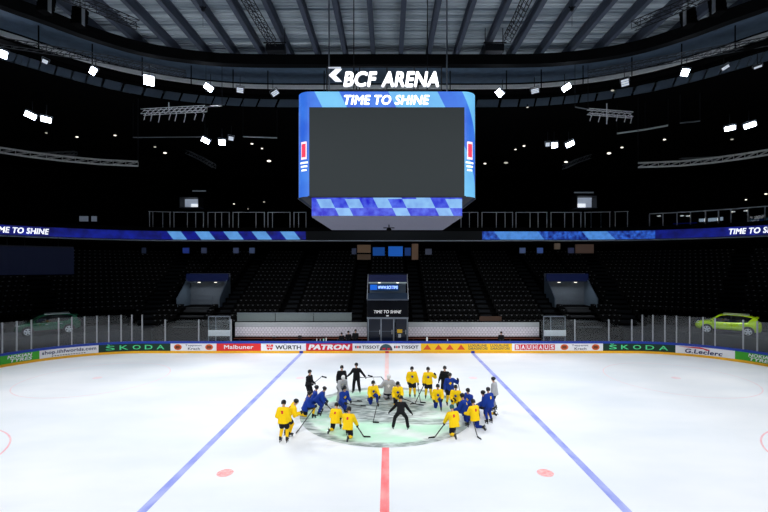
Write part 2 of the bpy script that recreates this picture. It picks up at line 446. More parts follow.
def deck_material():
    m = bpy.data.materials.new('corrugated_deck'); m.use_nodes = True; nt = m.node_tree; b = nt.nodes['Principled BSDF']
    N = nt.nodes.new; L = nt.links.new
    tc = N('ShaderNodeTexCoord'); mp = N('ShaderNodeMapping'); mp.inputs['Scale'].default_value = (0.02, 1.1, 0); L(tc.outputs['Object'], mp.inputs[0])
    nz = N('ShaderNodeTexNoise'); nz.inputs['Scale'].default_value = 2; nz.inputs['Detail'].default_value = 4; L(mp.outputs[0], nz.inputs['Vector'])
    cr = N('ShaderNodeValToRGB'); cr.color_ramp.elements[0].position = 0.3; cr.color_ramp.elements[0].color = lin((112, 128, 142))+(1,)
    cr.color_ramp.elements[1].position = 0.7; cr.color_ramp.elements[1].color = lin((222, 232, 238))+(1,)
    L(nz.outputs['Fac'], cr.inputs[0]); L(cr.outputs[0], b.inputs['Base Color']); b.inputs['Roughness'].default_value = 0.55
    return m
DECK = deck_material()
RIMLIGHT = mat('rim_deck_light_tone', (92, 112, 134), .5, var=.4, scale=1.5)  # same deck past the ring beam; its light level is put into the colour
mb = MB(); prof = []
y = 4.0; i = 0
while y < 46:
    prof += [(y, 0), (y+.16, 0), (y+.2, .12), (y+.36, .12)]; y += .4
outer = offset_poly(RINGS, 5.0)
mb.loft([[(x, yy, ROOF+zz) for yy, zz in prof] for x in (-40, 40)], closed=False, caps=False)
struct(mb.build('ceiling', DECK))
GIRD = mat('girder_paint', (84, 92, 108), 0.55, 0.1)
for k in range(-11, 11):
    X = (k+0.5)*2.4
    ye = max([p.y for p in RINGS if abs(p.x-X) < 2.2] or [30])+1.6
    mb = MB()
    mb.box((X-.17, 4, ROOF-.85), (X+.17, ye, ROOF-.77)); mb.box((X-.035, 4, ROOF-.77), (X+.035, ye, ROOF-.08)); mb.box((X-.17, 4, ROOF-.08), (X+.17, ye, ROOF-.01))
    o = struct(mb.build('ceiling_beam', GIRD))
mb = MB(); sweep_poly(mb, RINGS, [(-.25, ROOF-1.75), (.45, ROOF-1.75), (.45, ROOF-.9), (-.25, ROOF-.9)]); struct(mb.build('trim_ring_beam', mat('ring_dark', (12, 13, 15), .8, spec=.1)))
mb = MB(); sweep_poly(mb, RINGS, [(7.4, ROOF+.3), (7.4, 25.15), (8.0, 25.15), (8.0, ROOF+.3)]); struct(mb.build('trim_fascia_top', BLACK))
mb = MB(); sweep_poly(mb, RINGS, [(7.1, 26.0), (7.35, 26.0), (7.35, 26.35), (7.1, 26.35)]); struct(mb.build('trim_deck_edge', mat('edge_pale', (240, 244, 246), .5)))
mb = MB()
P5 = offset_poly(RINGS, 7.4)
for a, b in zip(P5, P5[1:]):
    L_ = (b-a).length; n = max(1, round(L_/1.7))
    for j in range(n):
        q0 = a.lerp(b, (j+.06)/n); q1 = a.lerp(b, (j+.94)/n); t = (b-a).normalized(); nn = Vector((-t.y, t.x, 0))
        mb.prism([q0+Vector((0, 0, 24.2)), q1+Vector((0, 0, 24.2)), q1+t*.25+nn*.35+Vector((0, 0, 25.1)), q0+t*.25+nn*.35+Vector((0, 0, 25.1))], nn*.08)
struct(mb.build('trim_fascia_panel', mat('fascia_panel', (118, 134, 152), 0.6)))
mb = MB(); sweep_poly(mb, RINGS, [(7.4, 24.15), (36, 23.0), (36, 23.4), (7.4, 24.1)]); struct(mb.build('ceiling_outer', BLACK))
mb = MB(); sweep_poly(mb, RINGS, [(1.9, ROOF-.16), (7.2, ROOF-.16), (7.2, ROOF-.12), (1.9, ROOF-.12)]); struct(mb.build('ceiling_rim', RIMLIGHT))  # extra sheet under the deck, carrying the painted light tone
cw = empty('catwalk', (0, 0, 0)); struct(cw)
mb = MB(); sweep_poly(mb, RINGS, [(4.2, 24.5), (5.0, 24.5), (5.0, 24.62), (4.2, 24.62)]); mb.build('deck', BLACK, cw)
mb = MB(); sweep_poly(mb, RINGS, [(4.2, 25.2), (4.24, 25.2), (4.24, 25.24), (4.2, 25.24)]); mb.build('handrail', BLACK, cw)
acc = 0
P2 = offset_poly(RINGS, 4.4)
for a, b in zip(P2, P2[1:]):
    acc += (b-a).length
    if acc > 3.0:
        acc = 0; mb = MB(); mb.cap((b.x, b.y, 24.5), (b.x, b.y, ROOF), .05, n=6, flat=True); mb.build('hanger', BLACK, cw)
mb = MB(); mb.box((-75, 74, -1), (75, 75, 40)); struct(mb.build('wall_back', BLACK))

# ------------------------------------------------------------------ dasher boards with their adverts
YEL = mat('yellow_kick_plate', (246, 182, 30), 0.5); BRAIL = mat('blue_rail', (28, 62, 168), 0.45)
pm = lambda n, rgb: mat('print_'+n, rgb, 0.5, var=0.03)
GREENP, DGREEN, WHITEP, REDPR = pm('green', (62, 170, 42)), pm('dark_green', (8, 52, 40)), pm('white', (240, 240, 244)), pm('red', (226, 44, 44))
CRIM, YELP, NAVYP, MINT, ORANGE = pm('crimson', (214, 24, 52)), pm('yellow', (252, 200, 24)), pm('navy', (28, 34, 92)), pm('mint', (92, 226, 150)), pm('orange', (222, 96, 40))
GREYP, BLACKP, TEALP, BROWNP = pm('grey', (70, 72, 84)), pm('black', (30, 30, 36)), pm('teal', (50, 90, 100)), pm('brown', (120, 60, 30))
FZ0, FZ1 = 0.205, 0.865
class Board:
    def __init__(self, px0, px1, face, label):
        self.s0, self.s1 = s_of_px(px0), s_of_px(px1); self.p0, self.p1 = px0, px1
        p, n = path((self.s0+self.s1)/2)
        self.o = empty('advertising_board', (0, 0, 0), 0, label, 'rink board', 'adverts on the rink boards')
        ss = srange(self.s0, self.s1, 0.6)
        e = 0.004
        sweep(MBX := MB(), rect_prof(0.0, 0.07, FZ0, FZ1), ss, True); MBX.build('panel', face, self.o)
        sweep(MBX := MB(), rect_prof(-0.02, 0.10, FZ1, 1.06), ss, True); MBX.build('top_rail', BRAIL, self.o)
        sweep(MBX := MB(), rect_prof(-0.012, 0.07, 0.0, FZ0), ss, True); MBX.build('kick_plate', YEL, self.o)
    def fm(self, u0, u1, v0, v1, dep=0.006):
        def f(u, v, z=0):
            s = self.s0+(self.s1-self.s0)*(u0+(u1-u0)*u); p, n = path(s, -dep-z)
            p.z = FZ0+(FZ1-FZ0)*(v0+(v1-v0)*v); return p
        return f
    def upx(self, px): return (s_of_px(px)-self.s0)/(self.s1-self.s0)
    def text(self, s, u0, u1, v0, v1, m, bold=0.03, shear=0, space=1.0, dep=0.006):
        return letter_mesh('lettering', s, self.fm(u0, u1, v0, v1, dep), m, self.o, bold, shear, space)
    def shape(self, name, polys, m, dep=0.005):
        mb = MB(); f = self.fm(0, 1, 0, 1, dep)
        for P in polys: mb.poly([f(u, v) for u, v in P])
        return mb.build(name, m, self.o, fix=False)
def rectp(u0, u1, v0, v1): return [(u0, v0), (u1, v0), (u1, v1), (u0, v1)]
def circ(u, v, ru, rv, n=20, a0=0, a1=2*PI): return [(u+ru*math.cos(a0+(a1-a0)*i/n), v+rv*math.sin(a0+(a1-a0)*i/n)) for i in range(n+(0 if a1-a0 > 6.2 else 1))]

b = Board(-34, 39.5, GREENP, 'bright green rink board with white two-line lettering at the left curve')
b.text('NOKIAN', .56, .9, .52, .92, WHITEP, .035, .2); b.text('TYRES', .6, .9, .08, .47, WHITEP, .045, .2)
b = Board(39.5, 98.5, WHITEP, 'white rink board with a dark blue web address')
b.text('shop.iihfworlds.com', .04, .96, .3, .86, NAVYP, .03); b.shape('small_print', [rectp(.2+.045*i, .2+.045*i+.025, .1, .2) for i in range(13)], BLACKP)
def skoda(px0, px1, label):
    b = Board(px0, px1, DGREEN, label)
    for i, ch in enumerate('SKODA'): b.text(ch, .09+.176*i, .09+.176*i+.115, .22, .8, MINT, .012, dep=.006)
    b.shape('accent', [[(.12, .86), (.15, .86), (.165, .98), (.15, .98), (.135, .92), (.12, .98), (.105, .98)]], MINT)
skoda(98.5, 170.5, 'dark green rink board with wide mint letters, left of centre ice')
def biscuit(px0, px1, label):
    b = Board(px0, px1, WHITEP, label)
    for u in (.16, .84):
        b.shape('round_emblem', [circ(u, .5, .085, .4)], ORANGE); b.shape('emblem_drawing', [circ(u+.01, .5, .045, .2), rectp(u-.05, u-.02, .3, .7)], BROWNP, .007)
    b.text('Teppanet', .32, .68, .56, .86, NAVYP, .01); b.text('Krach', .38, .64, .14, .46, NAVYP, .02)
biscuit(170.5, 216.5, 'white rink board with two orange round emblems beside the red board')
b = Board(216.5, 261, REDPR, 'bright red rink board with plain white lettering'); b.text('Malbuner', .17, .83, .26, .8, WHITEP, .03)
b = Board(261, 306, WHITEP, 'white rink board with red square emblem and black capitals')
b.shape('emblem', [[(.12, .55), (.27, .55), (.27, .86), (.22, .86), (.22, .66), (.205, .66), (.205, .86), (.185, .86), (.185, .66), (.17, .66), (.17, .86), (.12, .86)],
                   [(.12, .45), (.27, .45), (.24, .14), (.21, .14), (.205, .3), (.185, .3), (.18, .14), (.15, .14)]], REDPR)
b.text('WÜRTH', .32, .89, .2, .86, BLACKP, .03)
b = Board(306, 352.5, CRIM, 'crimson rink board with heavy slanted white capitals'); b.text('PATRON', .05, .95, .16, .86, WHITEP, .06, .2)
b = Board(352.5, 421, WHITEP, 'white rink board with dark dome emblem at the middle of the far side')
for q0 in (355, 394):
    u = b.upx(q0); du = b.upx(q0+1)-u
    b.shape('chip', [rectp(u, u+1.6*du, .35, .68), rectp(u+4.2*du, u+5.8*du, .35, .68)], GREYP); b.shape('red_chip', [rectp(u+2.1*du, u+3.7*du, .35, .68)], REDPR)
    b.text('TISSOT', u+7*du, u+24.5*du, .3, .72, BLACKP, .035)
u = b.upx(386); b.shape('dome', [circ(u, .05, .095, .88, 18, 0, PI)], GREYP); b.shape('dome_cap', [circ(u, .5, .06, .42, 12, 0, PI)], TEALP, .007); b.shape('dome_mark', [rectp(u-.05, u-.01, .2, .4), rectp(u+.02, u+.06, .15, .36)], CRIM, .008)
b = Board(421, 466, YELP, 'yellow rink board with four orange red triangles')
for i in range(4):
    u = .14+.25*i; b.shape('triangle', [[(u-.09, .16), (u+.09, .16), (u, .86)]], pm('vermilion', (228, 84, 36)), .005)
    b.shape('triangle_mark', [[(u-.03, .3), (u+.03, .3), (u, .55)]], ORANGE, .007)
b = Board(466, 512, YELP, 'yellow rink board with two blocks of small grey text')
for u in (.05, .53):
    b.text('LUXURLINE', u, u+.4, .56, .88, GREYP, .02); b.text('GARAGENTORE', u, u+.42, .16, .48, GREYP, .02)
b = Board(512, 557, WHITEP, 'white rink board with white letters on crimson tiles')
for i, ch in enumerate('BAUHAUS'):
    u = .06+.129*i; b.shape('letter_tile', [rectp(u, u+.118, .12, .88)], CRIM); b.text(ch, u+.022, u+.096, .22, .78, WHITEP, .04, dep=.009)
biscuit(557, 603, 'white rink board with two orange round emblems beside the crimson letter tiles')
skoda(603, 675.5, 'dark green rink board with wide mint letters, right of centre ice')
b = Board(675.5, 735, WHITEP, 'white rink board with slanted navy lettering and a red flash')
b.text('G.Leclerc', .17, .8, .1, .66, NAVYP, .045, .15); b.shape('red_flash', [[(.43, .96), (.6, .72), (.54, .58), (.48, .75), (.05, .88)]], CRIM)
b = Board(735, 802, GREENP, 'bright green rink board with white two-line lettering at the right curve')
b.text('NOKIAN', .2, .58, .52, .92, WHITEP, .035, .2); b.text('TYRES', .22, .56, .08, .47, WHITEP, .045, .2)
# where the painted lines climb the kick plate
for x, m in ((-7.62, pm('line_blue', (40, 50, 150))), (7.62, pm('line_blue', (40, 50, 150))), (0, pm('line_red', (200, 60, 60)))):
    mb = MB(); mb.box((x-.16, CYY+R_C-.016, 0.005), (x+.16, CYY+R_C-.013, .2)); struct(mb.build('trim_line_mark', m))

# ------------------------------------------------------------------ rink glass: one pane and its post per bay
POSTM = mat('post_grey', (165, 168, 174), 0.45, 0.3)
def glass_bay(s0, s1, top, label, post=True):
    e = empty('rink_glass_panel', (0, 0, 0), 0, label, 'rink glass', 'glass panels above the boards')
    mb = MB(); sweep(mb, rect_prof(.045, .057, 1.06, top), srange(s0+.02, s1-.02, .4), True); mb.build('pane', GLASS, e)
    if post:
        p, n = path(s1, .05); p2 = p+Vector((0, 0, top)); t = Vector((n.y, -n.x, 0))
        mb = MB(); M = Matrix.Translation(p) @ Matrix.Rotation(math.atan2(t.y, t.x), 4, 'Z')
        mb.box((-.045, -.05, 1.06), (.045, .05, top+.02), M); mb.build('post', POSTM, e)
    p, n = path((s0+s1)/2, .05); rebase(e, (p.x, p.y, 1.06))
    return e
ORD = ['first', 'second', 'third', 'fourth', 'fifth', 'sixth', 'seventh', 'eighth', 'ninth', 'tenth', 'eleventh', 'twelfth', 'thirteenth', 'fourteenth', 'fifteenth', 'sixteenth', 'seventeenth', 'eighteenth', 'nineteenth', 'twentieth']
lp = [-26, -12, 2.5, 17, 31.5, 58.7, 71.8, 84.5, 96.8, 108.7, 121, 131.7, 142]
for i, (a, c) in enumerate(zip(lp, lp[1:])):
    glass_bay(s_of_px(a), s_of_px(c), 3.4, 'tall clear rink glass panel of the left curve, %s from its right end' % ORD[len(lp)-2-i])
lp = [142, 165, 198.5, 231]
for i, (a, c) in enumerate(zip(lp, lp[1:])):
    glass_bay(s_of_px(a), s_of_px(c), 2.97, 'low clear rink glass panel %s left of the left team bench' % ORD[2-i])
rp = [632, 642.5, 653, 665, 676.6, 689.7, 703, 715, 743, 757, 772, 790]
for i, (a, c) in enumerate(zip(rp, rp[1:])):
    glass_bay(s_of_px(a), s_of_px(c), 3.4, 'tall clear rink glass panel of the right curve, %s from its left end' % ORD[i])
rp = [541, 575, 609, 632]
for i, (a, c) in enumerate(zip(rp, rp[1:])):
    glass_bay(s_of_px(a), s_of_px(c), 2.97, 'low clear rink glass panel %s right of the right team bench' % ORD[i])

for x in (-8, 8): spot('bench_fill', (x, 24, 24), (x, 39.6, 1.6), 6500, 28, .4)  # added fill lights to brighten the bench panels, no fixtures behind them
for x in (-16, 0, 16): spot('bowl_fill', (x, 22, 24), (x*1.1, 46, 5), 1900, 50, .4)  # added fill lights so the lower seats show; not known lamps
# ------------------------------------------------------------------ team benches
def brick_white():
    m = bpy.data.materials.new('perforated_white'); m.use_nodes = True; nt = m.node_tree; b = nt.nodes['Principled BSDF']
    tc = nt.nodes.new('ShaderNodeTexCoord'); mp = nt.nodes.new('ShaderNodeMapping'); mp.inputs['Rotation'].default_value = (PI/2, 0, 0)
    br = nt.nodes.new('ShaderNodeTexBrick'); br.inputs['Scale'].default_value = 1.0
    br.inputs['Color1'].default_value = lin((238, 234, 242))+(1,); br.inputs['Color2'].default_value = lin((228, 222, 234))+(1,)
    br.inputs['Mortar'].default_value = lin((186, 182, 192))+(1,); br.inputs['Mortar Size'].default_value = .03
    br.inputs['Brick Width'].default_value = .3; br.inputs['Row Height'].default_value = .2
    nt.links.new(tc.outputs['Object'], mp.inputs[0]); nt.links.new(mp.outputs[0], br.inputs['Vector']); nt.links.new(br.outputs[0], b.inputs['Base Color'])
    b.inputs['Roughness'].default_value = .6
    return m
PERF = brick_white(); GREYB = mat('bench_grey', (172, 176, 180), .6); WOOD = mat('bench_wood', (92, 42, 24), .6)
for g, lab in ((-1, 'white panelled team bench left of the tunnel, under the grey glass rail'), (1, 'white panelled team bench right of the tunnel')):
    xa, xb = (-14.35, -1.88) if g < 0 else (1.98, 14.35)
    e = empty('team_bench', (g*7.8, 39.6, 0), 0, lab, 'team bench')
    def loc(mb, name, m):
        o = mb.build(name, m, e); o.matrix_parent_inverse = Matrix.Translation((-g*7.8, -39.6, 0)); return o
    loc(MB().box((xa, 39.75, 1.1), (xb, 39.85, 1.98)), 'back_panel', PERF)
    loc(MB().box((xa, 39.72, 1.98), (xb, 39.9, 2.42)), 'top_panel', GREYB)
    loc(MB().box((xa, 39.15, 0), (xb, 39.75, .5)), 'platform', BLACK)
    loc(MB().box((xa, 39.3, .93), (xb, 39.7, .98)), 'seat_plank', WOOD)
    for i in range(6):
        x = xa+.5+(xb-xa-1)*i/5; loc(MB().box((x-.04, 39.35, .5), (x+.04, 39.65, .93)), 'leg', DARKST)
    loc(MB().box((xa, 37.6, .98), (xb, 37.95, 1.04)), 'ledge', BLACK)
# grey glass rail over the left bench, in bays
GRAIL = mat('frosted_rail', (108, 118, 118), .5)
for i in range(3):
    x0 = -14.3+3.66*i; x1 = x0+3.6
    e = empty('glass_rail', (x0, 40.15, 2.42), 0, 'frosted grey rail panel behind the left team bench, %s from the tunnel' % ORD[2-i], 'rail', 'frosted rail panels')
    o = MB().box((0, 0, .05), (3.6, .03, .82)).build('pane', GRAIL, e)
    MB().box((-.03, -.02, 0), (3.63, .05, .06)).build('bottom_rail', DARKST, e); MB().box((-.03, -.02, .82), (3.63, .05, .88)).build('top_rail', STEEL, e)
o = tag(MB().box((8.8, 40.1, 2.5), (10.9, 40.2, 2.95)).build('brown_panel', mat('brown_panel', (58, 36, 22), .7)), 'dim brown panel standing behind the right team bench', 'panel')
# glazed gate boxes at the outer ends of the benches
for g, lab in ((-1, 'glazed gate box with white padding left of the left team bench'), (1, 'glazed gate box with white padding right of the right team bench')):
    e = empty('gate_box', (g*15.25, 38.3, 0), 0, lab, 'gate box')
    MB().box((-1, 0, 1.0), (1, .06, 3.15)).build('pane', GLASS, e)
    MB().box((-1, -.08, 1.38), (1, -.01, 1.92), bev=.02).build('padding', WHITE, e)
    for x in (-1, -.35, .95): MB().box((x-.03, -.02, 0), (x+.03, .08, 3.2)).build('post', STEEL, e)
    MB().box((-1, -.02, 3.12), (1, .08, 3.2)).build('top_rail', STEEL, e)
    MB().box((-1, .1, 0), (1, .5, 1.0)).build('base', BLACK, e)

# ------------------------------------------------------------------ players' tunnel
tn = empty('tunnel_entrance', (.05, 38.5, 0), 0, "dark blue players' tunnel with glass doors under a slogan sign", 'tunnel')
DK = mat('tunnel_black', (12, 14, 20), .5)
MB().box((-1.9, .25, 2.95), (1.9, 3.2, 3.05)).build('roof_slab', DK, tn)
for x in (-1.9, 1.78): MB().box((x, .1, 0), (x+.12, 3.2, 4.7)).build('side_wall', DK, tn)
MB().box((-1.78, 3.0, 0), (1.78, 3.1, 6.1)).build('back_wall', mat('tunnel_wall', (96, 110, 124), .6), tn)
sg = MB().box((-1.85, 0, 3.05), (1.85, .12, 4.62)).build('sign_panel', mat('sign_black', (6, 9, 17), .6, spec=.1), tn)
letter_mesh('lettering', 'TIME TO SHINE', lambda u, v, z=0: (-1.25+2.5*u, -.012-z, 3.42+.28*v), mat('sign_text', (235, 235, 235), .5, emit=(235, 235, 240), strength=.35), sg, .012, .2)
MB().box((-.12, -.02, 3.14), (.1, -.008, 3.24)).build('emblem', WHITE, sg)
MB().box((-1.9, -.03, 4.6), (1.9, .14, 4.72)).build('sill', MIDST, sg)
MB().box((-1.9, -.03, 2.9), (1.9, .14, 3.06)).build('lintel', STEEL, tn)
for i, (x0, x1) in enumerate(((-1.72, -.62), (-.55, .5), (.72, 1.76))):
    d = MB().box((x0, .03, 0), (x1, .09, 2.9)).build('door', mat('door_navy', (14, 22, 40), .3), tn)
    MB().box((x1-.12, -.02, 1.5), (x1-.08, .03, 1.9)).build('handle', ALU, d); MB().box((x0, .02, 1.75), (x1, .03, 1.8)).build('rail', MIDST, d)
    if i == 2:
        MB().box((x0+.15, .0, 1.62), (x0+.62, .03, 1.95), bev=.008).build('emblem', mat('emblem_gold', (214, 170, 30), .5), d); MB().box((x0+.25, .0, 1.2), (x0+.5, .03, 1.52)).build('notice', GREYB, d)
for x in (-1.78, -.6, .56, 1.8): MB().box((x-.06, -.02, 0), (x+.06, .1, 2.9)).build('door_post', STEEL, tn)
for g in (-1, 1):
    MB().cap((g*1.88, .05, 4.7), (g*1.88, 2.15, 6.95), .045, n=8, flat=True).build('slanted_post', POSTM, tn)
MB().prism([(-1.84, .06, 4.72), (-1.84, .55, 5.25), (-1.84, .58, 5.22), (-1.84, .1, 4.7)], (3.68, 0, 0)).build('balustrade', mat('tunnel_rail', (44, 60, 82), .35), tn)
MB().box((-1.84, 2.05, 6.2), (1.84, 2.3, 6.9)).build('lintel_panel', mat('lintel_navy', (14, 24, 66), .5, emit=(12, 20, 60), strength=.3), tn)
MB().box((-1.84, 1.95, 6.08), (1.84, 2.3, 6.2)).build('lamp_strip', mat('strip_grey', (150, 160, 165), .5, emit=(170, 190, 190), strength=.25), tn)
for x in (-.8, .95): MB().box((x-.12, 1.9, 6.1), (x+.12, 1.96, 6.16)).build('lamp', GLOW, tn)
ls = MB().box((-1.75, 2.9, 5.35), (1.1, 2.96, 5.95)).build('led_sign', mat('led_sign_blue', (20, 40, 90), .4, emit=(40, 90, 150), strength=.35), tn)
letter_mesh('lettering', 'WWW.BCF.TIME', lambda u, v, z=0: (-.95+1.95*u, 2.885, 5.5+.3*v), mat('led_text', (200, 215, 255), .4, emit=(170, 195, 255), strength=.8), ls, .03, .1)
MB().box((-1.7, 2.86, 5.42), (-1.05, 2.89, 5.9)).build('emblem', mat('led_blue', (30, 110, 230), .4, emit=(30, 110, 235), strength=.7), ls)
MB().box((-1.84, 2.3, 6.8), (1.84, 5.4, 6.95)).build('top_slab', DK, tn)

# stair portals in the lower bowl
CONC = mat('portal_concrete', (118, 126, 136), .7)
def portal(g, label):
    x0, x1 = sorted((g*PORT[0], g*PORT[1])); cx = (x0+x1)/2
    e = empty('stair_portal', (cx, 44, 3.45), 0, label, 'stair portal', 'portals in the lower bowl')
    h = (x1-x0)/2
    MB().box((-h, 2.75, 0.0), (h, 2.85, 3.5)).build('back_wall', CONC, e)
    for x in (-h, h-.1): MB().prism([(x, -.2, 0), (x, 2.75, 0), (x, 2.75, 3.1), (x, 2.0, 2.8), (x, -.2, .9)], (.1, 0, 0)).build('side_wall', mat('portal_side', (104, 118, 132), .5), e)
    MB().box((-h-.02, 2.0, 2.65), (h+.02, 2.3, 3.45)).build('lintel', mat('lintel_blue', (16, 28, 70), .45, emit=(14, 24, 66), strength=.35), e)
    MB().box((-h, 1.96, 2.55), (h, 2.75, 2.65)).build('soffit', MIDST, e)
    for x in (-.9, .9): MB().box((x-.12, 2.0, 2.48), (x+.12, 2.2, 2.55)).build('lamp', GLOW, e)
    for i in range(3): MB().box((-h+.1, 2.7, .1+i*.45), (h-.1, 2.74, .12+i*.45)).build('rail', STEEL, e)
    MB().box((-g*0.9-.02, 1.2, 0), (-g*0.9+.02, 1.24, 1.1)).build('handrail', STEEL, e)
    l = bpy.data.lights.new('portal_lamp', 'AREA'); l.energy = 26; l.size = 2.5; l.size_y = .4; l.shape = 'RECTANGLE'; l.color = (.85, .93, 1)
    o = bpy.data.objects.new('portal_lamp', l); COL.objects.link(o); o.location = (cx, 45.3, 5.85); o.rotation_euler = (math.radians(-12), 0, 0)
portal(-1, 'grey stair portal under a navy lintel, in the seats left of the tunnel')
portal(1, 'grey stair portal under a navy lintel, in the seats right of the tunnel')

# ------------------------------------------------------------------ stairs and seats of the lower bowl
AISLES = [-28.2, -23, -16.6, -10, -3.1, 3.1, 10, 16.6, 23, 28.2]
for i, s in enumerate(AISLES):
    mb = MB()
    for k in range(NROW):
        a = OFF0+ROW_D*k; z = Z0+ROW_H*k
        if abs(s) > 24 and k < 3: continue
        sweep(mb, rect_prof(a+.42, a+.85, z, z+ROW_H/2), [s-.55, s, s+.55], True)
        sweep(mb, rect_prof(a-.02, a+.05, z, z+.012), [s-.55, s, s+.55], True)
        sweep(mb, rect_prof(a+.40, a+.47, z+ROW_H/2, z+ROW_H/2+.012), [s-.55, s, s+.55], True)
    struct(mb.build('floor_stair', STEP))
for g in (-1, 1):   # steps below each portal, down to the rink
    mb = MB()
    for k in range(9): mb.box((g*19.7-1.2, 40.45+.4*k, 0), (g*19.7+1.2, 40.86+.4*k, 1.6+.23*k))
    struct(mb.build('floor_stair', mat('stair_concrete', (50, 53, 57), .8)))
def seat_bm(mb, M):
    mb.box((-.22, -.03, .38), (.22, .03, .82), M @ Matrix.Translation((0, .16, 0)) @ Matrix.Rotation(-.16, 4, 'X'))
    mb.box((-.21, -.04, .0), (.21, .04, .40), M @ Matrix.Translation((0, -.02, .40)) @ Matrix.Rotation(.12, 4, 'X'))
    mb.box((-.03, -.02, .18), (.03, .22, .40), M)
mb = MB(); seat_bm(mb, Matrix.Identity(4)); SEAT0 = mb.build('stadium_seat', SEATM)
mb = MB(); mb.box((-.07, -.012, .69), (.07, -.004, .765), Matrix.Translation((0, -.125, 0))); tagp = mb.build('number_tag', PLATE, SEAT0)
spots = []
for k in range(NROW):
    off = OFF0+ROW_D*k+.45; z = Z0+ROW_H*k
    rr = (R_C+off)/R_C
    s = 0.26
    while s < 30.5:
        for g in (-1, 1):
            q = g*s; a = OFF0+ROW_D*k
            bad = any(abs(q-t)*(rr if abs(q) > CXX else 1) < .85 for t in AISLES)
            if PORT[0]-.3 < s < PORT[1]+.3 and (6.2 < a < 9.6): bad = True
            if 18.2 < s < 21.2 and a < 6.6: bad = True
            if s < 2.3 and k < 4: bad = True
            if s > 23.8 and k < 3: bad = True
            if not bad:
                p, n = path(q, off); p.z = z; spots.append((k, q, p, math.atan2(-n.x, n.y)))
        s += .5 if s < CXX else .5/rr
mass = MB(); cnt = 0; used = False
tags_mb = MB()
rowname = ['front', 'second', 'third', 'fourth', 'fifth', 'sixth', 'seventh']
for (k, q, p, rz) in spots:
    # the rows the photograph shows largest are the lowest ones
    if cnt < 300 and not (k == 0 and abs(q) < 14.2):
        if used: o = copy_tree(SEAT0)
        else: o = SEAT0; used = True
        o.location = p; o.rotation_euler = (0, 0, rz); cnt += 1
        side = 'left' if q < 0 else 'right'
        tag(o, 'black folded stadium seat in the %s row of the lower bowl, %s of the tunnel' % (rowname[k], side), 'seat', '%s row seats %s of the tunnel' % (rowname[k], side))
    else:
        M = Matrix.Translation(p) @ Matrix.Rotation(rz, 4, 'Z'); seat_bm(mass, M)
        tags_mb.box((-.07, -.012, .69), (.07, -.004, .765), M @ Matrix.Translation((0, -.125, 0)))
o = mass.build('stadium_seating', SEATM, fix=False); tag(o, 'black folded stadium seats filling the upper rows of the lower bowl', 'seating', None, 'stuff')
tags_mb.build('number_tags', PLATE, o, fix=False)['kind'] = 'stuff'
BOARDS = [o for o in COL.objects if o.type == 'EMPTY' and o.name.startswith('advertising_board')]
for e in BOARDS:
    pts = [v.co for v in e.children[0].data.vertices]; c = sum(pts, Vector())/len(pts); rebase(e, (c.x, c.y, 0))

# ------------------------------------------------------------------ screens and panels along the concourse under the balcony
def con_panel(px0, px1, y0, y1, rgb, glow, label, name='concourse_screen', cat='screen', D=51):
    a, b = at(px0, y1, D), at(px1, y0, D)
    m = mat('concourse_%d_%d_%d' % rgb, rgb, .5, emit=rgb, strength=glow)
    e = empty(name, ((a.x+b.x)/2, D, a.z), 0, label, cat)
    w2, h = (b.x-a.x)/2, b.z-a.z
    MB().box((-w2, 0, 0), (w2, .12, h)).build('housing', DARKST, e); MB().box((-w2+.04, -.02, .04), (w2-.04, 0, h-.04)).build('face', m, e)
for i, (px, c, wd) in enumerate(((144, (34, 42, 62), 5), (186, (40, 60, 140), 7), (204, (58, 66, 92), 6), (236, (64, 74, 104), 6), (252, (66, 80, 112), 6))):
    con_panel(px-wd/2, px+wd/2, 247.5, 253.5, c, .45, 'small blue grey screen under the balcony, %s from the far left end of the row' % ORD[i])
for i, (px, c) in enumerate(((522.5, (74, 90, 128)), (540, (62, 88, 150)), (571, (50, 56, 84)))):
    con_panel(px-3.3, px+3.3, 247.5, 253.5, c, .45, 'small blue grey screen under the balcony, %s right of the cube' % ORD[i])
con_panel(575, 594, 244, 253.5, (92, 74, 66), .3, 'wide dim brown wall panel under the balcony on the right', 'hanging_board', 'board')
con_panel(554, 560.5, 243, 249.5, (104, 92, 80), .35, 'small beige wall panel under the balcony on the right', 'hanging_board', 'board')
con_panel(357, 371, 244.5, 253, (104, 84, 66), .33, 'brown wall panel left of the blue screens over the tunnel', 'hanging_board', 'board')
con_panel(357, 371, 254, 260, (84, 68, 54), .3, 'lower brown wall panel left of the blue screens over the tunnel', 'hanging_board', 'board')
con_panel(372.5, 385, 247, 256, (20, 74, 150), .55, 'blue screen over the tunnel, left of three', 'concourse_screen')
con_panel(388, 403, 246, 256.5, (30, 96, 190), .6, 'widest blue screen over the tunnel, middle of three', 'concourse_screen')
con_panel(404.5, 411, 247.5, 256, (26, 60, 120), .5, 'narrow blue screen over the tunnel, right of three', 'concourse_screen')
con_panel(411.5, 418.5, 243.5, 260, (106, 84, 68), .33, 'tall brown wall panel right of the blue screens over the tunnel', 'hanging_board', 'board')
con_panel(425, 432, 248.5, 255, (72, 78, 96), .35, 'small grey screen right of the brown panels over the tunnel')
con_panel(351.5, 356.5, 248, 254.5, (58, 66, 90), .35, 'small grey screen left of the brown panels over the tunnel')
wb = empty('wall_banner', (0, 0, 0), 0, 'wide dim navy banner under the balcony at the far left', 'banner')
ss = srange(s_of_px(-30, 9), s_of_px(74, 9), .6)
sweep(b := MB(), rect_prof(9.0, 9.06, 6.9, 9.6), ss, True); b.build('cloth', mat('banner_navy', (10, 16, 40), .7, emit=(8, 14, 36), strength=.4), wb)
sweep(b := MB(), rect_prof(8.97, 9.09, 9.6, 9.72), ss, True); b.build('rail', DARKST, wb)
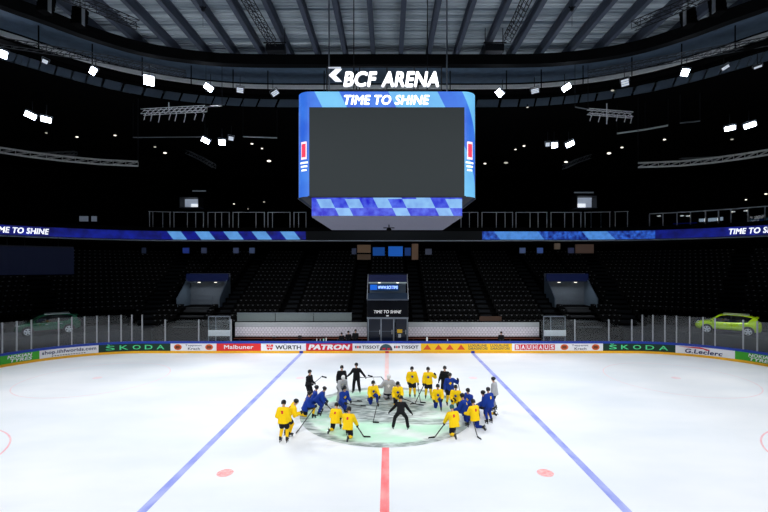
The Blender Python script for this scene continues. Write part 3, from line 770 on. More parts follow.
for q in (ss[2], ss[len(ss)//2], ss[-2]):
    p, n = path(q, 9.03); MB().cap((p.x, p.y, 9.7), (p.x, p.y, 10.7), .02, n=6, flat=True).build('cord', DARKST, wb)
p, n = path(ss[len(ss)//2], 9); rebase(wb, (p.x, p.y, 6.9))

# ------------------------------------------------------------------ LED ribbon along the balcony front
def ribbon(px0, px1, m, label, D=None):
    s0, s1 = s_of_px(px0, 10.6), s_of_px(px1, 10.6)
    e = empty('led_ribbon_board', (0, 0, 0), 0, label, 'LED board', 'ribbon boards')
    sweep(b := MB(), rect_prof(10.5, 10.68, 10.72, 11.72), srange(s0, s1, .5), True); b.build('housing', DARKST, e)
    sweep(b := MB(), [(10.49, 10.76), (10.49, 11.68)], srange(s0, s1, .5)); f = b.build('led_face', m, e)
    p, n = path((s0+s1)/2, 10.6); rebase(e, (p.x, p.y, 10.72))
    return e, s0, s1
def rib_text(e, px0, px1):
    s0, s1 = s_of_px(px0, 10.48), s_of_px(px1, 10.48)
    def f(u, v, z=0):
        p, n = path(s0+(s1-s0)*u, 10.42); p.z = 10.94+.58*v; return p
    o = letter_mesh('lettering', 'TIME TO SHINE', f, WTEXT, e, .035, .2); o.matrix_parent_inverse = Matrix.Translation(-e.location); o.rotation_euler = (0, 0, 0)
e, a, b = ribbon(-60, 50, LED_DEEP, 'deep blue LED ribbon board with white slogan at the left end'); rib_text(e, -9, 49)
ribbon(50, 160, LED_DEEP, 'deep blue LED ribbon board beside the left slogan')
ribbon(160, 306, LED_RIB, 'LED ribbon board with pale slanted blocks left of the cube')
ribbon(306, 482, LED_OFF, 'switched off dark LED ribbon board behind the cube')
ribbon(482, 655, LED_MOT, 'mottled blue LED ribbon board right of the cube')
ribbon(655, 725, LED_DEEP, 'deep blue LED ribbon board between the glass box and the right slogan')
e, a, b = ribbon(725, 840, LED_DEEP, 'deep blue LED ribbon board with white slogan at the right end'); rib_text(e, 729, 788)

# ------------------------------------------------------------------ glass rail bays of the upper tier
URAIL = mat('upper_rail_grey', (180, 186, 194), .5, .2)
def rail_bay(pxs, label):
    ss = [s_of_px(p, 11.2) for p in pxs]
    e = empty('balcony_rail', (0, 0, 0), 0, label, 'rail', 'upper tier rails')
    sweep(b := MB(), rect_prof(11.17, 11.23, 13.92, 13.98), srange(ss[0]-.05, ss[-1]+.05, .8), True); b.build('top_rail', URAIL, e)
    sweep(b := MB(), rect_prof(11.195, 11.205, 12.3, 13.9), srange(ss[0], ss[-1], .8), True); b.build('pane', DGLASS, e)
    for s in ss:
        p, n = path(s, 11.2); MB().box((p.x-.035, p.y-.035, 12.15), (p.x+.035, p.y+.035, 13.92)).build('post', URAIL, e)
    p, n = path(sum(ss)/len(ss), 11.2); rebase(e, (p.x, p.y, 12.15))
LB = ((149.6, 153, 162.8, 170), (174, 187.5, 195.8, 203.5), (208, 215.4, 221.7, 229.3), (233, 238.5, 256, 264.4), (268, 272.5, 290), (294, 298.6, 306))
for i, q in enumerate(LB): rail_bay(q, 'glass rail bay with slim grey posts on the upper tier, %s left of the cube' % ORD[len(LB)-1-i])
RB = ((461, 469.4, 477.8), (482, 496.3, 505, 512.5), (516, 530, 538, 546.8), (551, 564.6, 573, 580.8), (585, 591, 601, 609.7), (615.3, 627.5))
for i, q in enumerate(RB): rail_bay(q, 'glass rail bay with slim grey posts on the upper tier, %s right of the cube' % ORD[i])

# lit openings high in the black upper bowl
def lit_opening(px0, px1, y0, y1, label, D=49.8, strip=True, flip=1):
    a, b = at(px0, y1, D), at(px1, y0, D); w2, h = (b.x-a.x)/2, b.z-a.z
    e = empty('upper_doorway', ((a.x+b.x)/2, D, a.z), 0, label, 'doorway')
    MB().box((-w2-.1, -.05, -.08), (w2+.1, 1.4, 0)).build('floor_slab', MIDST, e)
    MB().box((-w2, 1.2, 0), (w2, 1.3, h)).build('back_wall', mat('lit_wall', (196, 206, 222), .6, emit=(196, 210, 232), strength=.35), e)
    MB().box((-w2*.25 if flip > 0 else -w2*.9, 1.1, .1), (w2*.9 if flip > 0 else w2*.3, 1.18, h*.45)).build('bright_window', mat('lit_pane', (255, 255, 255), .4, emit=(240, 248, 255), strength=.95), e)
    MB().box((-w2-.08, -.02, 0), (-w2, 1.3, h)).build('jamb', DARKST, e); MB().box((w2, -.02, 0), (w2+.08, 1.3, h)).build('jamb', DARKST, e)
    MB().box((-w2-.1, -.02, h), (w2+.1, 1.3, h+.1)).build('lintel', DARKST, e)
lit_opening(180, 198, 197.5, 207, 'bright white doorway in the dark upper bowl left of the cube')
lit_opening(577.5, 596.5, 196, 207.5, 'bright white doorway in the dark upper bowl right of the cube', flip=-1)
def small_thing_box(name, px0, px1, y0, y1, D, m, label, cat, dep=.15):
    a, b = at(px0, y1, D), at(px1, y0, D)
    e = empty(name, ((a.x+b.x)/2, D, a.z), 0, label, cat); w2, h = (b.x-a.x)/2, b.z-a.z
    MB().box((-w2, .03, 0), (w2, dep, h), bev=min(.03, h/4)).build('housing', DARKST, e)
    MB().box((-w2+.03, 0, .03*h), (w2-.03, .03, h*.97)).build('face', m, e)
    return e
small_thing_box('strip_lamp', 192, 206, 190.2, 191.6, 50, mat('dim_strip', (90, 96, 104), .5, emit=(90, 100, 110), strength=.35), 'dim strip lamp over the left bright doorway', 'lamp')
small_thing_box('strip_lamp', 574, 594, 191.8, 193.2, 50, mat('dim_strip', (90, 96, 104), .5), 'dim strip lamp over the right bright doorway', 'lamp')
SCRG = mat('monitor_face', (120, 128, 142), .5, emit=(110, 120, 136), strength=.35)
small_thing_box('monitor', 79, 88.5, 216, 221.5, 44, SCRG, 'grey monitor standing over the left ribbon board, left of a pair', 'monitor')
small_thing_box('monitor', 91, 97, 216, 221.5, 44, SCRG, 'grey monitor standing over the left ribbon board, right of a pair', 'monitor')

# hospitality box behind glass on the right
hb = empty('hospitality_box', (0, 0, 0), 0, 'glazed hospitality box above the right ribbon board with lit counters inside', 'glass box')
hp = [649.5, 663, 677, 690.5, 705.5, 718.5, 731, 748, 765, 782]
hs = [s_of_px(p, 11.4) for p in hp]
for i, s in enumerate(hs):
    p, n = path(s, 11.4); zt = 13.55
    MB().box((p.x-.04, p.y-.04, 12.1), (p.x+.04, p.y+.04, zt)).build('mullion', URAIL, hb)
sweep(b := MB(), rect_prof(11.36, 11.44, 13.55, 13.65), srange(hs[0], hs[-1], .8), True); b.build('top_rail', URAIL, hb)
for s0, s1 in zip(hs, hs[1:]):
    sweep(b := MB(), rect_prof(11.395, 11.405, 12.15, 13.55), srange(s0+.04, s1-.04, .5), True); b.build('pane', DGLASS, hb)
for q0, q1, z0, z1, m in ((699, 705, 12.2, 12.85, 'lit_pane'), (708, 718, 12.2, 12.85, 'lit_pane'), (720, 723, 12.2, 12.9, 'lit_pane')):
    sweep(b := MB(), rect_prof(12.0, 12.1, z0, z1), srange(s_of_px(q0, 12), s_of_px(q1, 12), .5), True); b.build('lit_counter', MATS[m], hb)
sweep(b := MB(), rect_prof(11.7, 11.8, 12.1, 12.45), srange(s_of_px(673, 12), s_of_px(697, 12), .5), True); b.build('blue_counter', mat('counter_blue', (14, 30, 110), .4, emit=(14, 34, 130), strength=.5), hb)
for q, z in ((682, 13.3), (688, 13.25), (659, 13.4), (733, 13.4), (746, 13.4)):
    p, n = path(s_of_px(q, 12.3), 12.3); p.z = z; MB().ell(p, (.2, .2, .07)).build('lamp', GLOW, hb)
p, n = path(hs[4], 11.4); rebase(hb, (p.x, p.y, 12.1))

# ------------------------------------------------------------------ score cube over mid-ice
CUBE_Y = 23.1
cube = empty('score_cube', (.05, CUBE_Y, 10.0), 0, 'large hanging blue score cube with dark screens over centre ice', 'score cube')
def rrect(h, r, n=8):
    P = []
    for cx, cy, a0 in ((h-r, h-r, 0), (-(h-r), h-r, PI/2), (-(h-r), -(h-r), PI), (h-r, -(h-r), 1.5*PI)):
        for i in range(n+1):
            a = a0+PI/2*i/n; P.append((cx+r*math.cos(a), cy+r*math.sin(a)))
    return P
HB, RB_ = 4.09, .62
ZB0, ZB1 = .86, 5.6
mb = MB(); P = rrect(HB, RB_); mb.loft([[(x, y, z) for x, y in P] for z in (ZB0, ZB1)], caps=False); mb.build('led_fascia', LED_MAIN, cube)
MB().box((-HB+.2, -HB+.2, ZB1-.12), (HB-.2, HB-.2, ZB1-.05)).build('top_plate', DARKST, cube)
mb = MB(); mb.loft([[(x*.985, y*.985, z) for x, y in P] for z in (ZB0+.04, ZB0+.1)]); mb.build('underside', DARKST, cube)
for k in range(4):
    R4 = Matrix.Rotation(k*PI/2, 4, 'Z')
    o = MB().box((-3.5, -HB-.03, ZB0+.02), (3.5, -HB+.01, 4.88), R4).build('screen', SCREEN, cube)
    MB().box((-3.56, -HB-.045, ZB0-.03), (3.56, -HB+.01, ZB0+.02), R4).build('screen_frame', DARKST, o)
    letter_mesh('lettering', 'TIME TO SHINE', lambda u, v, z=0: R4 @ Vector((-1.93+3.86*u, -HB-.012, 5.0+.44*v)), WTEXT, cube, .04, .2)
def corner_patch(name, g, w0, w1, z0, z1, m, d=.012):
    mb = MB(); n = 6; rings = []
    for i in range(n+1):
        a = 1.5*PI+g*(w0+(w1-w0)*i/n)
        cxx, cyy = g*(HB-RB_), -(HB-RB_); r = RB_+d
        rings.append([(cxx+r*math.cos(a), cyy+r*math.sin(a), z) for z in (z0, z1)])
    mb.loft(rings, closed=False); return mb.build(name, m, cube)
for g in (-1, 1):
    corner_patch('emblem_field', g, .25, .75, 2.55, 3.35, mat('emblem_pale', (250, 220, 225), .5, emit=(250, 215, 220), strength=.8))
    corner_patch('emblem_red', g, .32, .68, 2.65, 3.25, mat('emblem_red', (210, 50, 80), .5, emit=(220, 60, 90), strength=.8), .02)
    for i in range(3): corner_patch('emblem_line', g, .15+.05*i, .85-.07*i, 2.36-.17*i, 2.44-.17*i, WTEXT)
# lower ring and its underside
HL = 3.52
mb = MB(); P = rrect(HL, .12, 3); mb.loft([[(x, y, z) for x, y in P] for z in (.06, 1.02)], caps=False); mb.build('lower_led_ring', LED_LOW, cube)
MB().box((-HL+.02, -HL+.02, 0), (HL-.02, HL-.02, .06)).build('bottom_plate', mat('bottom_plate_grey', (104, 104, 122), .7), cube)
mb = MB(); mb.loft([[(x*s, y*s, z) for x, y in rrect(HL, .12, 3)] for s, z in ((.98, 1.0), (.95, 1.1))]); mb.build('ring_collar', BLACK, cube)
cmb = MB(); cmb.cap((.1, -.2, -.02), (.1, -.2, -.22), .03, n=8, flat=True); cmb.ell((.1, -.2, -.3), (.14, .14, .1)); cmb.cap((-.2, -.2, -.2), (.4, -.2, -.2), .025, n=6, flat=True); cmb.build('camera_mount', BLACK, cube)
for x in (-2.75, 2.85):
    MB().cap((x, -HB+1.0, ZB1-.1), (x, -HB+1.0, 16.6), .035, n=8, flat=True).build('hanging_cable', STEEL, cube)
for x in (-1.95, 2.35):
    MB().cap((x, 1.5, ZB1-.1), (x, 1.5, 16.6), .03, n=8, flat=True).build('hanging_cable', DARKST, cube)
# arena name over the cube
sign = empty('arena_sign', (.0, CUBE_Y-HB+.3, 15.72), 0, 'white lit arena name sign standing on top of the score cube', 'sign')
letter_mesh('lettering', 'BCF', lambda u, v, z=0: (-1.93+1.53*u, -.06-z, .2+.69*v), WTEXT, sign, .035, .18, 1.0, .04)
letter_mesh('lettering', 'ARENA', lambda u, v, z=0: (-.2+2.63*u, -.06-z, .2+.69*v), WTEXT, sign, .035, .18, 1.0, .04)
ar = [(-2.6, .72), (-2.3, 1.0), (-2.02, 1.0), (-2.3, .72), (-2.02, .44), (-2.3, .44)]
mb = MB(); mb.prism([(x, -.1, z) for x, z in ar], (0, .08, 0)); mb.build('arrow_emblem', WTEXT, sign)
mb = MB(); mb.box((-2.62, -.1, 1.05), (-2.05, -.02, 1.09)); mb.build('emblem_bar', mat('sign_bar', (200, 204, 214), .5, emit=(200, 206, 220), strength=.6), sign)
for z in (.06, 1.14): MB().box((-2.7, -.02, z-.02), (2.55, .04, z+.02)).build('frame_rail', DARKST, sign)
for x in (-2.7, -1.2, 0.05, 1.3, 2.55): MB().box((x-.025, -.02, -.11), (x+.025, .04, 1.16)).build('frame_post', DARKST, sign)

# ------------------------------------------------------------------ trusses
def lattice(name, pts, w, m, label, cat='truss', r=.035, seg=.9, group=None, drops=0, rails=None):
    """box truss along a polyline: four chords and zigzag braces"""
    base = sum((Vector(p) for p in pts), Vector())/len(pts)
    e = empty(name, base, 0, label, cat, group)
    P = [Vector(p)-base for p in pts]
    side = []
    for i in range(len(P)):
        t = (P[min(i+1, len(P)-1)]-P[max(i-1, 0)]).normalized(); n = t.cross(Vector((0, 0, 1)))
        n = Vector((1, 0, 0)) if n.length < .1 else n.normalized(); side.append(n)
    ch = []
    for a, b in ((-1, -1), (1, -1), (-1, 1), (1, 1)):
        c = [p+n*a*w/2+Vector((0, 0, b*w/2)) for p, n in zip(P, side)]; ch.append(c)
        MB().tube(c, r).build('chord', m, e)
    mb = MB()
    for i in range(len(P)-1):
        L_ = (P[i+1]-P[i]).length; k = max(1, round(L_/seg))
        for j in range(k):
            A = [c[i].lerp(c[i+1], j/k) for c in ch]; B = [c[i].lerp(c[i+1], (j+1)/k) for c in ch]
            mb.cap(A[0], B[2] if True else A[2], r*.6, n=5, flat=True); mb.cap(B[2], B[0], r*.6, n=5, flat=True)
            mb.cap(A[1], B[3], r*.6, n=5, flat=True); mb.cap(A[2], B[3], r*.6, n=5, flat=True); mb.cap(A[0], B[1], r*.6, n=5, flat=True)
    mb.build('lattice', m, e)
    for q in (P[0], P[-1]) if drops else ():
        MB().cap(q+Vector((0, 0, w/2)), q+Vector((0, 0, drops)), .025, n=6, flat=True).build('hanger', DARKST, e)
    return e
TR = mat('truss_flood_lit', (236, 238, 242), .5, .0)  # truss metal has lit and dim copies; flood light is put into the colour
def pxline(L_): return [at(*q) for q in L_]
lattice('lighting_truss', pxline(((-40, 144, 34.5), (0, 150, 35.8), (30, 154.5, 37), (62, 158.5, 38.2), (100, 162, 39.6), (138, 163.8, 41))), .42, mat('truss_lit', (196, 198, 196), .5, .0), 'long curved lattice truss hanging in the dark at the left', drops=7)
lattice('lighting_truss', pxline(((638, 165.2, 41), (680, 163.6, 39.4), (712, 160.5, 38), (745, 156, 36.6), (770, 152, 35.6), (800, 147, 34.4))), .42, MATS['truss_lit'], 'long curved lattice truss hanging in the dark at the right', drops=7)
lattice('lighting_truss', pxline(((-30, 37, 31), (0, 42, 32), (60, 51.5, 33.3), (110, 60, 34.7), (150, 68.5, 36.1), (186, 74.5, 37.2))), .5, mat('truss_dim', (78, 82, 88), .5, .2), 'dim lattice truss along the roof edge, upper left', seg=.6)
lattice('lighting_truss', pxline(((588, 74.5, 37.2), (620, 69, 36.1), (660, 61, 34.7), (712, 51.5, 33.3), (770, 41, 32), (800, 36, 31))), .5, MATS['truss_dim'], 'dim lattice truss along the roof edge, upper right', seg=.6)
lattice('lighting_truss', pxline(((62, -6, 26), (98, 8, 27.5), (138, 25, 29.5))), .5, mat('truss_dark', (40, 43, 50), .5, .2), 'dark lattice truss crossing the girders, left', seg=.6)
lattice('lighting_truss', pxline(((708, -6, 26), (672, 10, 27.5), (633, 26, 29.5))), .5, MATS['truss_dark'], 'dark lattice truss crossing the girders, right', seg=.6)
lattice('lighting_truss', pxline(((245, -4, 27), (259, 20, 29.6), (273, 43, 32.6))), .5, MATS['truss_dark'], 'dark lattice truss under the roof deck, left of the cube', seg=.6)
lattice('lighting_truss', pxline(((528, -4, 27), (517, 20, 29.6), (507, 39, 32.6))), .5, MATS['truss_dark'], 'dark lattice truss under the roof deck, right of the cube', seg=.6)
def hook_truss(pxa, pya, pxb, pyb, D, label, hooks, spike):
    e = lattice('hook_truss', [at(pxa, pya, D), at(pxb, pyb, D)], .42, TR, label, r=.03, seg=.5)
    base = e.location
    for (hx, hy0, hy1) in hooks:
        p = at(hx, hy0, D)-base; q = at(hx-.6, hy1, D)-base
        MB().tube([p, p+Vector((.1, 0, -.12)), q+Vector((.06, 0, .25)), q], .035).build('hook', TR, e)
    p = at(spike[0], spike[1], D)-base; q = at(spike[0], spike[2], D)-base
    MB().cap(p, q, .05, n=8, flat=True).build('mast', TR, e)
    p = at(pxa if pxa < 300 else pxb, (pya+pyb)/2, D)-base
hook_truss(142, 112.2, 206, 108.5, 38, 'lit lattice truss with hanging hooks, left of the cube', [(x, 113, 120+(i % 3)*1.2) for i, x in enumerate((144.5, 151, 159, 169.5, 175.5, 184.5, 195, 203))], (168.8, 102.5, 109))
hook_truss(588, 111.5, 632, 115, 38, 'lit lattice truss with hanging hooks, right of the cube', [(x, 115, 121+(i % 3)*1.2) for i, x in enumerate((590.5, 599, 607, 617, 625, 631))], (606.8, 103.5, 124))
def rail_line(pts, r, m, label, name='light_rail'):
    P = pxline(pts); b = sum(P, Vector())/len(P)
    e = empty(name, b, 0, label, 'rail'); MB().tube([p-b for p in P], r).build('tube', m, e)
    for p in P: MB().cap(p-b, p-b+Vector((0, 0, 4)), .025, n=6, flat=True).build('hanger', DARKST, e)
RL = mat('rail_lit', (120, 124, 130), .5, .2)
rail_line(((133, 137.5, 42), (205, 136.8, 43)), .05, RL, 'thin grey ceiling rail at the left, over the lamp pair')
rail_line(((243, 136.6, 43), (277, 137.8, 44)), .07, mat('rail_bright', (180, 184, 186), .5), 'short pale ceiling rail just left of the cube')
rail_line(((617, 133.5, 43), (645, 129.5, 42), (668, 125.4, 41)), .09, MATS['rail_bright'], 'pale bent ceiling rail at the right, over the lamp pair')
rail_line(((680, 123, 40), (700, 121, 39.6)), .06, RL, 'short thin grey ceiling rail at the far right')
rail_line(((575, 107, 38.2), (588, 109.3, 38.2)), .05, RL, 'thin grey tube ending at the right hook truss')
rail_line(((206, 106.8, 38.2), (222, 106, 38.2)), .05, RL, 'thin grey tube ending at the left hook truss')
lattice('stair_truss', pxline(((187, 152, 44), (202, 159, 43), (214, 166, 42))), .4, MATS['truss_dim'], 'small sloping lattice stair truss left of the cube', seg=.5)
lattice('stair_truss', pxline(((564, 167, 42), (577, 161, 43), (590, 156.5, 44))), .4, MATS['truss_dim'], 'small sloping lattice stair truss right of the cube', seg=.5)
for i, (q, g) in enumerate((((60, 153, 40.5), 1), ((700, 158.5, 40), -1))):
    lattice('pipe_frame', [at(q[0]-20, q[1]+1.5, 41), at(q[0]+16, q[1], 41)], .3, MATS['truss_dim'], 'dim blue pipe frame over the %s curved truss' % ('left' if g > 0 else 'right'), seg=.7)

# ------------------------------------------------------------------ floodlights and speakers under the roof
def flood(px, y, D, wpx, hpx, label, tilt=0.0, on=True, bars=1, target=(0, 20, 0), energy=FLOOD_W):
    P = at(px, y, D); w_, h_ = wpx*D/F_PX*.86, hpx*D/F_PX*.86
    e = empty('floodlight', P, 0, label, 'floodlight', 'floodlights under the roof')
    d = (Vector((P.x*.25, 0.0, 3.0))-P).normalized(); M = d.to_track_quat('-Y', 'Z').to_matrix().to_4x4() @ Matrix.Rotation(tilt, 4, 'Y')
    MB().box((-w_/2, .0, -h_/2), (w_/2, .22, h_/2), M, bev=.03).build('housing', DARKST, e)
    for i in range(4):
        x = -w_/2+w_*(i+.5)/4; MB().box((x-.02, .22, -h_/2+.04), (x+.02, .34, h_/2-.04), M).build('fin', DARKST, e)
    for i in range(bars):
        z0 = -h_/2+.03+(h_-.06)*i/bars; z1 = -h_/2+.03+(h_-.06)*(i+(.86 if bars > 1 else 1))/bars
        MB().box((-w_/2+.03, -.02, z0), (w_/2-.03, .0, z1), M).build('lens', LAMP if on else LAMPDIM, e)
    top = Vector((0, .1, h_/2+.35))
    mb = MB(); mb.tube([M @ Vector((-w_/2-.04, .1, 0)), M @ Vector((-w_/2-.04, .1, h_/2+.1)), M @ Vector((w_/2+.04, .1, h_/2+.1)), M @ Vector((w_/2+.04, .1, 0))], .025); mb.build('yoke', STEEL, e)
    a = M @ Vector((0, .1, h_/2+.1)); MB().cap(a, a+Vector((0, 0, .9)), .03, n=6, flat=True).build('drop_pole', DARKST, e)
    if on and energy:
        q = P+d*.35
        o = spot('flood_beam', q, target, energy, 60)
for a in ((2, 54, 33, 10, 9, 'blazing floodlight cut by the left edge of the picture', .2, True, 1, (-18, 20, 0)),
          (93, 71, 35, 6.5, 9, 'small blazing floodlight turned sideways, upper left', .5, True, 1, (-12, 24, 0)),
          (149, 80.5, 37, 11, 11, 'largest square blazing floodlight, upper left', .05, True, 1, (-8, 20, 0)),
          (208.5, 87.5, 38.3, 10, 6.5, 'tilted blazing floodlight left of the cube, beside the three-bar lamps', .55, True, 1, (-6, 26, 0)),
          (240, 90, 38.6, 8, 6.5, 'pale three-bar floodlight left of the cube', .05, False, 3, None),
          (275, 93, 38.8, 9, 6, 'dim three-bar floodlight nearest the cube on its left', -.6, False, 3, None),
          (30.5, 115.5, 36, 11, 6.5, 'blazing floodlight of the left outer pair, higher one', .4, True, 1, (-20, 26, 0)),
          (46, 119.5, 36, 10, 6.5, 'blazing floodlight of the left outer pair, lower one', .15, True, 1, (-14, 30, 0)),
          (205.5, 140.5, 40, 9, 5.5, 'blazing floodlight of the left inner pair, tilted one', .45, True, 1, (-8, 30, 0)),
          (222, 142.3, 40, 7.5, 6.5, 'blazing floodlight of the left inner pair, square one', 0, True, 1, (-4, 32, 0)),
          (231, 138.5, 40.9, 6, 5, 'dark lamp case beside the left inner lamp pair', .1, False, 1, None),
          (499.5, 93, 38.8, 9, 7, 'blazing floodlight nearest the cube on its right', .8, True, 1, (4, 20, 0)),
          (535, 90.8, 38.6, 9, 6, 'pale floodlight right of the cube between two blazing ones', -.15, False, 3, None),
          (566.5, 87.5, 38.3, 10, 6.5, 'tilted blazing floodlight right of the cube', -.5, True, 1, (6, 26, 0)),
          (625, 82.5, 37.4, 8.5, 8.5, 'pale three-bar square floodlight, upper right', -.15, False, 3, None),
          (685, 72.5, 35, 8, 8, 'blazing floodlight alone at the upper right', .3, True, 1, (12, 24, 0)),
          (554.5, 145.3, 40, 7, 6.5, 'blazing floodlight of the right inner pair, square one', -.1, True, 1, (4, 32, 0)),
          (570, 144.2, 40, 9.5, 5.5, 'blazing floodlight of the right inner pair, tilted one', -.4, True, 1, (8, 30, 0)),
          (547.6, 144.5, 40.9, 5, 5, 'dark lamp case beside the right inner lamp pair', 0, False, 1, None),
          (730, 128.3, 36, 10.5, 5.5, 'blazing floodlight of the right outer pair, lower one', -.1, True, 1, (14, 30, 0)),
          (750, 125.3, 36, 11.5, 6, 'blazing floodlight of the right outer pair, higher one', -.25, True, 1, (20, 26, 0)),
          (45, 61.5, 33.8, 6, 5, 'unlit lamp under the roof truss, far left', .3, False, 1, None),
          (725.5, 67.5, 34, 8, 4, 'unlit lamp under the roof truss, far right', -.5, False, 1, None),
          (758, 67, 33, 8, 3, 'slim pale lamp at the right edge of the picture', -.2, False, 1, None)):
    flood(*a, energy=FLOOD_W*.32)
for i, (px, y, D, wd) in enumerate(sorted(((46.3, 133, 44, 3.2), (77, 137, 44, 4), (115, 135.4, 44, 3.6), (155, 147, 46, 3.5), (252, 143.8, 47, 4), (262, 148.5, 47, 3), (269, 161, 47, 6), (165, 153, 46, 5),
                              (524, 146, 47, 4), (515.5, 149.5, 47, 3), (527.5, 107.3, 42, 3.5), (609, 153.3, 46, 6), (622, 147.5, 46, 4), (664.5, 139.6, 45, 4), (732, 139.4, 43, 4), (746, 199.8, 44, 2.6), (766, 194, 43, 4), (506, 162.8, 47, 6), (566, 162, 47, 5), (485, 163.6, 47, 4), (612.5, 90.5, 40, 5), (234, 204, 49, 2.5), (264, 202, 49, 3), (248, 209, 49, 2)))):
    P = at(px, y, D); e = empty('ceiling_spot', P, 0, 'tiny round lamp glowing in the dark, %s from the picture left' % (ORD[i] if i < 20 else ('twenty-first', 'twenty-second', 'twenty-third', 'twenty-fourth')[i-20]), 'small lamp', 'tiny lamps in the dark')
    r = wd*D/F_PX/2*.72; MB().cap((0, .05, .02), (0, .05, .3), .06, n=8, flat=True).build('stem', DARKST, e)
    MB().ell((0, 0, 0), (r, .12, r*.42), n=12, k=6).build('lens', GLOW if i % 3 else mat('dim_small_lamp', (200, 195, 180), .4, emit=(220, 215, 200), strength=.55), e)
for i, (px, y0, y1, D, lab) in enumerate(((46.5, -4, 14, 28, 'black loudspeaker stack hanging in the upper left corner, left one'), (80, 8, 27, 29, 'black loudspeaker stack hanging in the upper left corner, right one'),
                                        (717, -4, 15, 28, 'black loudspeaker stack hanging in the upper right corner, right one'), (688, 9, 27, 29, 'black loudspeaker stack hanging in the upper right corner, left one'))):
    P = at(px, y1, D); e = empty('loudspeaker_stack', P, 0, lab, 'loudspeaker', 'hanging loudspeakers'); H = (y1-y0)*D/F_PX
    g = -1 if px < 384 else 1
    for k in range(4):
        MB().box((-.35, -.3-.05*k, H*(3-k)/4+.02), (.35, .4-.05*k, H*(4-k)/4-.02), bev=.03).build('cabinet', BLACK, e)
    MB().box((g*-.42, -.35, .0), (g*-.36, -.1, H)).build('side_bracket', ALU, e)
    MB().cap((0, 0, H), (0, 0, H+.6), .03, n=6, flat=True).build('cable', DARKST, e)
for px, lab in ((276, 'dark motor box under the roof deck, left of the cube'), (494, 'dark motor box under the roof deck, right of the cube')):
    P = at(px, 48, 33.5); e = empty('motor_box', P, 0, lab, 'motor box')
    MB().box((-.75, -.3, -.35), (.75, .3, .2), bev=.04).build('case', DARKST, e); MB().box((-.9, -.35, .2), (.9, -.3, .3)).build('front_rail', DARKST, e)
    for x in (-.7, .7): MB().cap((x, 0, .2), (x, 0, 1.6), .03, n=6, flat=True).build('hanger', DARKST, e)
for px, py, lab in ((203, 9, 'small dark fitting hanging under the deck, left'), (572, 9, 'small dark fitting hanging under the deck, right')):
    P = at(px, py, 29); e = empty('hanging_fitting', P, 0, lab, 'fitting')
    MB().ell((0, 0, 0), (.14, .14, .18)).build('body', DARKST, e); MB().tube([(-.22, 0, .16), (0, 0, 0), (.22, 0, .16)], .05).build('bracket', DARKST, e); MB().cap((0, 0, -1.2), (0, 0, 1.1), .015, n=5, flat=True).build('cord', DARKST, e)
